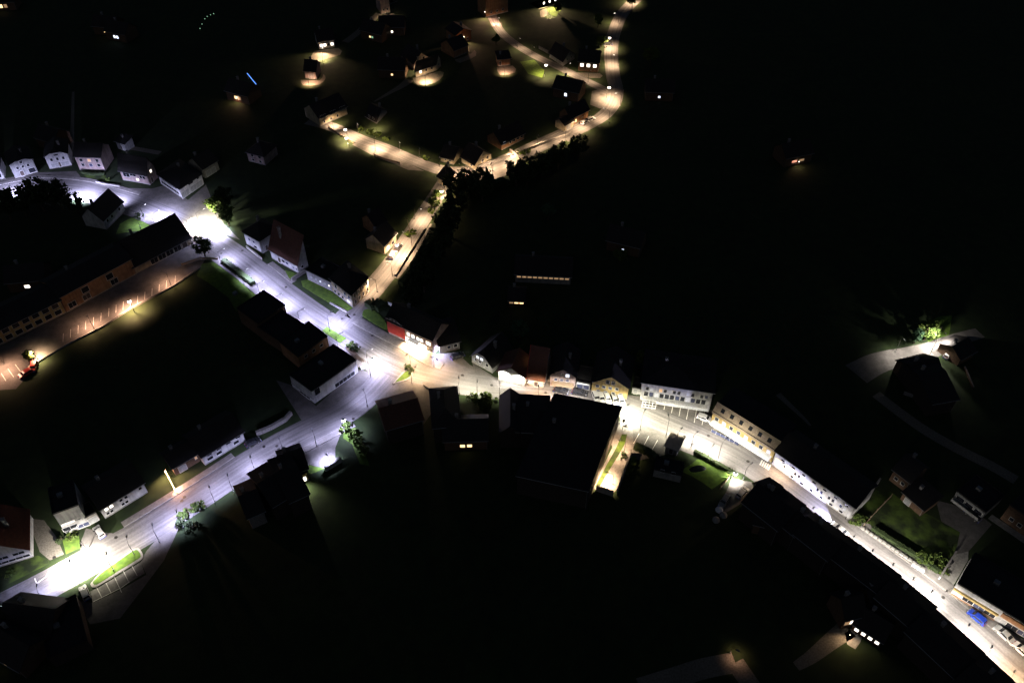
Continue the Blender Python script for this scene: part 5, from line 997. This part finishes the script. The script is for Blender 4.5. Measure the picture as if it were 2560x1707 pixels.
hedge([(1586, 1118), (1620, 1133), (1640, 1150)], 2.2, 1.6, 'black hedge below the short parking bays', 'leafd')
hedge([(1112, 522), (1086, 578), (1056, 634), (1022, 694), (1002, 716)], 2.5, 2.2, 'tall dark hedge along the lower edge of the side street', 'leafd')  # this hedge and the next two are added to keep the road edges black
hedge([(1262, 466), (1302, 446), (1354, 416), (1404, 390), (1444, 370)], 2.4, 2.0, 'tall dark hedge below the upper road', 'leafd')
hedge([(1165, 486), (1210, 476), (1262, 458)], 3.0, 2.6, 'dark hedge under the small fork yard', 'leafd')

# ================================================================== fences, walls, stones
def low_wall(px, w, h, label, m='stone', name='garden_wall'):
    P = [W(*p) for p in px]; o = P[0].copy(); root = thing(name, label, 'wall', o)
    mb = MB(); cap = MB()
    for i in range(len(P) - 1):
        a, b = P[i] - o, P[i + 1] - o; d = (b - a).normalized(); n = Vector((-d.y, d.x, 0))
        mb.slab([(p.x, p.y, h) for p in (a + n * w/2, a - n * w/2, b - n * w/2, b + n * w/2)], h)
        q = w/2 + .06; cap.slab([(p.x, p.y, h + .08) for p in (a + n * q, a - n * q, b - n * q, b + n * q)], .078)
    obj('masonry', mb, M[m], root); obj('coping', cap, M['kerb'], root); return root
low_wall([(617, 620), (655, 650)], .3, .9, 'low brown wall with a bright coping before the blank white house', 'concrete')
low_wall([(730, 703), (766, 680)], .4, 1.2, 'dark wall between the small lawn and the annex lawn')
low_wall([(825, 759), (866, 781)], .35, .5, 'low kerb wall in front of the villa lawn', 'concrete')
low_wall([(642, 1088), (680, 1072), (715, 1052), (729, 1036)], .7, 1.3, 'stone wall with a rounded end beside the branch road')
low_wall([(1062, 572), (1040, 608), (1016, 645), (988, 692)], .5, .7, 'low parapet wall along the black edge of the side street', 'concrete')
low_wall([(1188, 423), (1240, 405), (1300, 385), (1348, 365), (1424, 340)], .35, 1.2, 'long dark garden wall beside the upper road')
low_wall([(1275, 378), (1300, 402), (1318, 394)], .5, 1.0, 'pale stone wall round the small lit yard', 'cream')
low_wall([(240, 456), (260, 462), (300, 468)], .3, .6, 'pale curved wall round the dark front garden', 'concrete')
low_wall([(2196, 1206), (2124, 1300)], .3, 1.8, 'pale end wall of the garden beside the white terrace', 'concrete')
low_wall([(2346, 1448), (2387, 1384)], .3, 1.2, 'white edged wall between the garden and the driveway ramp', 'white')
low_wall([(1739, 1128), (1760, 1140), (1795, 1158)], .35, 1.0, 'brown wall behind the hedge of the square')
low_wall([(754, 1130), (770, 1162), (764, 1196)], .4, .8, 'low wall between the flags and the lit lawn', 'concrete')
low_wall([(814, 1176), (838, 1162), (853, 1152)], .8, 1.6, 'white glowing wall top at the end of the lavender yard', 'white')
low_wall([(1060, 965), (1075, 975)], .4, .8, 'short wall beside the hipped black roof', 'concrete')
low_wall([(500, 672), (433, 717), (327, 773), (255, 819), (177, 858), (92, 908)], .25, .5, 'low dark wall along the striped parking lot', 'concrete')
low_wall([(1490, 1226), (1532, 1240)], .3, 2.0, 'low wall closing the end of the bright driveway', 'concrete')
low_wall([(1578, 1132), (1562, 1180), (1542, 1236)], .3, 2.0, 'ragged stone wall beside the driveway')
low_wall([(1347, 122), (1370, 134)], .3, 1.2, 'thin pale wall above the upper lane', 'concrete')
low_wall([(2258, 985), (2300, 1000)], .3, 1.0, 'dark wall before the eastern barn')
low_wall([(2410, 920), (2432, 972)], .2, .8, 'thin amber-lit wall behind the eastern farm', 'brown')
def fence(px, h, label, n):
    P = [W(*p) for p in px]; o = P[0].copy(); root = thing('fence', label, 'fence', o)
    for i in range(len(P) - 1):
        a, b = P[i] - o, P[i + 1] - o; d = (b - a); L = d.length; d.normalize(); nn = Vector((-d.y, d.x, 0)); k = max(1, int(L / n)); rz = math.atan2(d.y, d.x)
        pm = cached(('fp', h), lambda: MB().box(-.07, .07, -.07, .07, 0, h + .1).mesh('post', M['wood']))
        bm_ = cached(('fb', h, round(L / k, 2)), lambda: MB().box(.08, L / k - .08, -.025, .025, 0, .32).mesh('board', M['wood']))
        for j in range(k + 1):
            link('post', pm, root, a + d * (L * j / k), rz)
            if j < k:
                for r_ in range(int(h / .38)): link('board', bm_, root, a + d * (L * j / k) + Vector((0, 0, .1 + .38 * r_)), rz)
    return root
fence([(2158, 1316), (2190, 1280), (2226, 1243)], 1.5, 'brown board fence dividing the walled garden', 2.2)
fence([(1822, 1196), (1800, 1222)], 1.2, 'short greenish fence beside the white parked car', 2.0)
fence([(455, 664), (500, 648), (545, 650)], 1.0, 'wooden fence at the corner of the grass triangle', 2.0)
fence([(936, 390), (960, 400), (1000, 410)], 1.0, 'fence along the lower side of the hill road', 2.4)
fence([(822, 320), (850, 340), (885, 360)], 1.0, 'fence with bright streaks below the hill road lamps', 2.4)
ORD = 'first second third fourth fifth sixth seventh eighth ninth tenth eleventh twelfth thirteenth fourteenth fifteenth'.split()
for i in range(15):
    t = i / 14; x = 2156 + t * 150 + max(0, 0); y = 1322 + t * 101
    a, b = W(x, y), W(x + 7, y + 4.7); d = b - a
    o = obj('concrete_block', MB().box(-.45, .45, -.26, .26, 0, .6).box(-.38, .38, -.2, .2, .602, .68), M['concrete'], None, a, math.atan2(d.y, d.x))
    tag(o, ORD[i] + ' pale concrete block of the row along the garden, counted from the white terrace', 'concrete block', 'concrete blocks along the garden')
for i, (x, y) in enumerate([(2287, 1558 - 142), (2301, 1425)]):
    o = obj('planter', MB().box(-.8, .8, -.3, .3, 0, .6).box(-.7, .7, -.2, .2, .602, .68), M['white'], None, W(x, y), R(-33))
    tag(o, ['white stone planter after the row of concrete blocks', 'last white stone planter before the lawn corner'][i], 'planter', 'stone planters')
po = sheet('pond', [(1722, 1172), (1735, 1165), (1752, 1163), (1765, 1170), (1760, 1176), (1742, 1180), (1728, 1180)], .04, M['water'], 0, 3)

# ================================================================== cars
def car_parts(hatch):
    Lh, Wd = (2.0, .86) if hatch else (2.25, .88)
    if hatch: prof = [(-Lh, .45, .62), (-Lh + .1, .9, .74), (-Lh + .3, 1.38, .66), (-Lh + .7, 1.46, .64), (.25, 1.45, .64), (.5, 1.36, .65), (1.15, .98, .78), (1.75, .86, .78), (Lh, .62, .66)]
    else: prof = [(-Lh, .5, .62), (-Lh + .12, .92, .76), (-1.55, .98, .8), (-.85, 1.36, .64), (-.5, 1.43, .62), (.2, 1.42, .62), (.45, 1.34, .64), (1.2, .95, .8), (1.9, .82, .78), (Lh, .6, .64)]
    def body():
        mb = MB(); vs = []; n = len(prof)
        for x, zt, wt in prof:
            zm = min(zt, .9); e = .96 if abs(x) < Lh - .15 else .86
            vs += [(x, -Wd * e, .28), (x, -Wd * e, zm * .8), (x, -wt, zt), (x, wt, zt), (x, Wd * e, zm * .8), (x, Wd * e, .28)]
        fs = [(i * 6 + k, i * 6 + (k + 1) % 6, (i + 1) * 6 + (k + 1) % 6, (i + 1) * 6 + k) for i in range(n - 1) for k in range(6)]
        fs += [tuple(range(5, -1, -1)), tuple(range((n - 1) * 6, n * 6))]
        return mb.add(vs, fs)
    def glass():
        mb = MB(); q = prof
        if hatch: r0, r1, f0, f1 = q[1], q[2], q[5], q[6]
        else: r0, r1, f0, f1 = q[2], q[3], q[6], q[7]
        def pane(p0, p1, k=.08):
            a = (p0[0] + (p1[0] - p0[0]) * .1, p0[1] + (p1[1] - p0[1]) * .1); b = (p0[0] + (p1[0] - p0[0]) * .92, p0[1] + (p1[1] - p0[1]) * .92)
            nx, nz = -(b[1] - a[1]), b[0] - a[0]; l = math.hypot(nx, nz); nx, nz = nx / l * .015, nz / l * .015
            mb.slab([(a[0] + nx, -p0[2] + k, a[1] + nz), (a[0] + nx, p0[2] - k, a[1] + nz), (b[0] + nx, p1[2] - k, b[1] + nz), (b[0] + nx, -p1[2] + k, b[1] + nz)], .01)
        pane(r0, r1); pane(f0, f1)
        for s in (-1, 1):
            x0, x1 = r0[0] + .3, f1[0] - .35; x2, x3 = r1[0] + .15, f0[0] - .02
            mb.add([(x0, s * .835, .93), (x1, s * .835, .93), (x3, s * .665, 1.35), (x2, s * .665, 1.35), (x0, s * .80, .93), (x1, s * .80, .93), (x3, s * .63, 1.35), (x2, s * .63, 1.35)],
                   [(0, 1, 2, 3), (7, 6, 5, 4), (0, 4, 5, 1), (1, 5, 6, 2), (2, 6, 7, 3), (3, 7, 4, 0)])
        return mb
    return body, glass, Lh
def car(x, y, x2, y2, paint, label, hatch=True, lights=False, group='parked cars', rough=.3):
    a, b = W(x, y), W(x2, y2); d = b - a
    pm = mat('car paint ' + paint, {'white': (.62, .62, .62), 'blue': (.01, .035, .30), 'red': (.36, .02, .015), 'silver': (.38, .38, .38), 'black': (.02, .02, .024), 'grey': (.16, .165, .17)}[paint], None, .6, rough, spec=.5)
    root = thing('car', label, 'car', a, math.atan2(d.y, d.x), group)
    body, glass, Lh = car_parts(hatch)
    link('body', cached(('cb', hatch, paint), lambda: body().mesh('body', pm, False)), root)
    link('window_glass', cached(('cg', hatch), lambda: glass().mesh('window_glass', M['glass'])), root)
    ty = cached('tyre', lambda: MB().tube([(0, -.11, 0), (0, .11, 0)], .32, 14).mesh('tyre', M['tyre']))
    ri = cached('rim', lambda: MB().tube([(0, -.125, 0), (0, .125, 0)], .2, 10).mesh('rim', M['rim']))
    for sx in (-1, 1):
        for sy in (-1, 1):
            w_ = link('wheel', ty, root, (sx * (Lh - .78), sy * .80, .32)); link('rim', ri, w_)
    hl = cached(('hl', lights), lambda: MB().box(-.06, .05, -.2, .2, -.08, .08).mesh('headlight', M['beam' if lights else 'lampoff']))
    tl = cached(('tl', lights), lambda: MB().box(-.05, .05, -.17, .17, -.1, .1).mesh('tail_light', M['tail' if lights else 'tailoff']))
    for s in (-1, 1): link('headlight', hl, root, (Lh - .03, s * .5, .62)); link('tail_light', tl, root, (-Lh + .02, s * .5, .72))
    link('bumper', cached(('bp', hatch), lambda: MB().box(Lh - .12, Lh + .06, -.78, .78, .26, .46).box(-Lh - .06, -Lh + .12, -.78, .78, .26, .46).mesh('bumper', pm)), root)
    mr = cached('mirror', lambda: MB().box(-.08, .08, -.1, .1, -.07, .07).mesh('mirror', M['iron']))
    for s in (-1, 1): link('mirror', mr, root, (.75, s * .95, .98))
    if lights:
        for s in (-1, 1): spot(root, (Lh + .12, s * .5, .62), 'C', 4, 70, .6, (1, -.08, -.2))
    return root
car(2440, 1545, 2415, 1524, 'blue', 'bright blue hatchback parked before the orange and white shop')
car(2508, 1588, 2490, 1571, 'silver', 'silver car parked behind the blue one, second in the row', False)
car(2552, 1627, 2535, 1611, 'white', 'white car with dark glass cut by the picture edge')
car(2098, 1327, 2080, 1312, 'silver', 'silver car driving along the street with dazzling headlights', False, True, group='moving cars')
car(1855, 1234, 1868, 1220, 'white', 'white car parked alone beside the dark gable and fence')
car(214, 1484, 208, 1470, 'white', 'white car with a dark roof and glass beside the parking strip')
car(250, 1332, 240, 1318, 'white', 'white car in the dark gap between two white houses')
car(66, 937, 54, 944, 'red', 'red car at the ragged end of the parking lot')
car(86, 920, 82, 934, 'red', 'smaller red and white car under the blazing tree')
car(633, 1108, 645, 1102, 'black', 'black car with a gleaming bonnet beside the notched white house')
car(996, 622, 1004, 610, 'black', 'dark car by the bright lamp of the side street', group='parked cars')
car(983, 640, 990, 628, 'white', 'white car in the house side bay of the side street')
car(1144, 893, 1160, 887, 'black', 'black car in the bluish yard beside the shop')
car(1403, 979, 1420, 983, 'black', 'dark car parked under the awning of the pink house')
car(1448, 984, 1464, 987, 'black', 'dark car gleaming before the low shop with the white sign')
for i, x in enumerate([1490, 1503, 1518, 1536, 1552]):
    car(x, 995 + (x - 1490) * .14, x + 3, 1003 + (x - 1490) * .14, 'white' if i != 3 else 'silver', ['white car nosed in first beside the yellow house wall', 'second nosed-in white car under the yellow house', 'third nosed-in white car under the yellow house', 'silver car nosed in among the white ones', 'last nosed-in car by the glaring corner of the yellow house'][i], group='cars parked before the yellow house')
car(1462, 309, 1474, 303, 'white', 'brightly lit white car at the upper bend'); car(1476, 301, 1488, 296, 'silver', 'silver car beside the white one at the upper bend')
car(1810, 1255, 1800, 1270, 'grey', 'grey car under a sheet behind the white parked car')
car(1760, 1048, 1770, 1052, 'white', 'white car at the end of the parking bays by the yellow terrace')
car(1519, 112, 1526, 112, 'black', 'dark car on the small drive of the upper road')
car(2370, 890, 2384, 878, 'white', 'white car on the pale yard of the eastern farm')
car(2430, 1290, 2440, 1298, 'black', 'black car before the grey-green balcony house')

# ================================================================== small things
def manhole(x, y, label, z=.05, r=.42):
    o = obj('manhole_cover', MB().lathe([(r, z), (r, z + .012), (r * .8, z + .014), (r * .78, z + .006), (.05, z + .006)], 16), M['iron'], None, (W(x, y).x, W(x, y).y, 0))
    tag(o, label, 'manhole cover', 'manhole covers')
for x, y, l in [(715, 718, 'manhole cover in the street facing the annex lawn'), (606, 627, 'manhole cover in the street beside the low brown wall'), (553, 634, 'manhole cover near the trunk of the silhouetted tree'),
    (855, 797, 'manhole cover in the middle of the street before the villa'), (865, 789, 'manhole cover beside the crossing at the villa corner'), (886, 787, 'manhole cover at the mouth of the side street'),
    (897, 810, 'manhole cover at the kerb tip of the corner lawn'), (931, 839, 'manhole cover in the street before the red cladding'), (984, 960, 'manhole cover at the sharp tip of the triangular island'),
    (1078, 893, 'manhole cover on the pavement at the shop corner'), (1067, 903, 'small manhole cover beside the shop corner kerb'), (1229, 963, 'manhole cover in the street before the floodlit garage'), (1156, 938, 'manhole cover at the kerb of the greenish bend'),
    (1711, 1091, 'manhole cover on the square before the cafe terrace'), (1771, 1089, 'manhole cover beside the two white triangles'), (1731, 1110, 'manhole cover at the lower edge of the square'), (1364, 982, 'reddish manhole cover before the steep brown roof'), (1384, 978, 'reddish manhole cover before the pink house'),
    (1870, 1153, 'worn manhole cover before the crossing bars'), (2358, 1493, 'pale round cover in the pavement below the ramp'), (290, 1343, 'manhole cover in the branch road below the balcony house'), (136, 1393, 'manhole cover by the white glare near the verge house'), (170, 1427, 'manhole cover lost in the glare of the crossing'), (229, 1395, 'tiny cover in the brightest glare'),
    (455, 1252, 'manhole cover beside another on the branch road verge'), (461, 1242, 'upper manhole cover of the pair on the branch road'), (660, 1116, 'manhole cover near the black car on the branch road'), (692, 1115, 'manhole cover in the branch road near the stone wall'), (697, 1123, 'second manhole cover near the stone wall'),
    (883, 1047, 'manhole cover on the sidewalk by the small round lamp'), (1539, 97, 'manhole cover beside the upper road lamp'), (1498, 317, 'manhole cover in the widening below the bend'), (1143, 443, 'manhole cover in the fork yard')]:
    manhole(x, y, l)
def bollard(x, y, label, m='iron', h=1.0):
    o = obj('bollard', MB().lathe([(.1, 0), (.1, h * .85), (.13, h * .87), (.11, h), (.02, h + .05)], 10), M[m], None, W(x, y)); tag(o, label, 'bollard')
bollard(2113, 1297, 'dark bollard at the lower end of the white terrace'); bollard(2364, 1479, 'dark bollard at the foot of the driveway ramp'); bollard(869, 789, 'dark bollard at the villa corner')
def flag(x, y, label):
    root = thing('flag', label, 'flag', W(x, y), R(-15), 'white banner flags'); obj('pole', MB().tube([(0, 0, 0), (0, 0, 4.6)], .05), M['metal'], root)
    vs = []; fs = []
    for i in range(9):
        for j in range(4): vs.append((.06 + j * .32 * (1 - (i - 4) ** 2 / 40), .12 * math.sin(j * 1.5 + i * .4), .9 + i * .45))
    fs = [(i * 4 + j, i * 4 + j + 1, (i + 1) * 4 + j + 1, (i + 1) * 4 + j) for i in range(8) for j in range(3)]
    c = MB().add(vs, fs); obj('banner', c, M['cloth'], root).modifiers.new('thick', 'SOLIDIFY').thickness = .02
flag(741, 1150, 'white banner flag nearest the black house'); flag(759, 1150, 'second white banner flag beside the lavender yard')
def sign(x, y, w, h, z, label, m='cloth', rz=-.5):
    root = thing('sign', label, 'sign', W(x, y), rz); obj('post', MB().box(-.04, .04, .0, .08, 0, z), M['metal'], root); obj('panel', MB().box(-w/2, w/2, -.06, -.003, z - h, z), M[m], root)
    obj('rim', MB().box(-w/2 - .04, w/2 + .04, -.05, -.01, z + .002, z + .05).box(-w/2 - .04, w/2 + .04, -.05, -.01, z - h - .05, z - h - .002), M['metal'], root)
sign(977, 772, 1.6, 1.3, 2.6, 'pale blue sign standing behind the dark hedge'); sign(957, 762, 2.2, .5, 1.8, 'long whitish board beside the dark hedge')
sign(909, 925, 1.4, 1.6, 2.0, 'white sign frame at the corner of the white block', rz=.6); sign(1556, 1075, .8, 1.0, 4.4, 'tall dark street sign by the hall corner', 'iron', .3)
sg = thing('signpost', 'signpost with crossing boards at the hall corner', 'signpost', W(1562, 1076)); obj('post', MB().tube([(0, 0, 0), (0, 0, 2.6)], .05), M['metal'], sg)
for k in range(3): obj('board', MB().box(-.7, .7, -.04, -.003, 1.4 + k * .38, 1.68 + k * .38), M['gate'], sg, rz=.4 * k - .3)
st = thing('tube_light', 'glowing amber light tube along the dark shed beside the branch road', 'light tube', W(441, 1231, .3))
p1 = W(413, 1177, 2.6) - W(441, 1231, .3)
obj('tube', MB().tube([(0, 0, 0), p1 * .5, p1], .11), M['tube'], st); obj('rail', MB().tube([(.1, .1, -.1), p1 + Vector((.1, .1, -.1))], .06), M['iron'], st)
for t in (.25, .75): spot(st, p1 * t + Vector((.25, -.2, .15)), 'A', .35, 150, .6, (.8, -.3, -.6))
nt = thing('neon_tube', 'thin blue neon tube glowing alone in the dark fields', 'neon tube', W(640, 211, 2.5)); p1 = W(618, 184, 2.5) - W(640, 211, 2.5)
obj('tube', MB().tube([(0, 0, 0), p1], .16), M['neon'], nt); obj('bracket', MB().box(-.1, .1, -.1, .1, -2.5, -.16).box(p1.x - .1, p1.x + .1, p1.y - .1, p1.y + .1, -2.5, -.16), M['metal'], nt)
gl = thing('garden_lights', 'curved string of faint green garden lights in the north-west dark', 'garden lights', W(515, 46))
pts = [(500, 72), (505, 61), (512, 48), (518, 42), (526, 38), (534, 35)]; o0 = W(515, 46)
obj('wire', MB().tube([W(*p, 1.2) - o0 for p in pts], .02, 5), M['iron'], gl)
for p in pts:
    q = W(*p, 1.1) - o0; obj('bulb', MB().lathe([(.05, -.2), (.2, -.05), (.18, .12), (.05, .2)]), M['lit_green'], gl, q)
    if p in (pts[0], pts[-1]): obj('post', MB().tube([(q.x, q.y, -0), (q.x, q.y, 1.2)], .04, 6), M['wood'], gl)
for i, (x, y) in enumerate([(1798, 1275), (1808, 1288), (1790, 1300)]):
    o = obj('tarpaulin', MB().lathe([(1.0, 0), (.9, .5), (.5, .9), (.1, 1.0)], 7), M['cloth' if i == 0 else 'grey'], None, W(x, y), i * .7); tag(o, ['pale tarpaulin over a heap behind the white car', 'grey tarpaulin heap beside the pale one', 'dim tarpaulin heap furthest down the yard'][i], 'tarpaulin')
st = thing('stone_gatepost', 'pale stone gatepost at the cream parapet by the crossing', 'gatepost', W(88, 1530)); obj('shaft', MB().box(-.5, .5, -.5, .5, 0, 2.6), M['stone'], st); obj('cap', MB().box(-.6, .6, -.6, .6, 2.602, 2.75), M['kerb'], st)
tp = thing('telegraph_pole', 'slender pole leaning over the side street verge', 'pole', W(1026, 586)); obj('shaft', MB().tube([(0, 0, 0), (-.6, .1, 7)], [.12, .08]), M['wood'], tp); obj('crossarm', MB().box(-1.3, .1, .04, .14, 6.4, 6.5), M['wood'], tp)
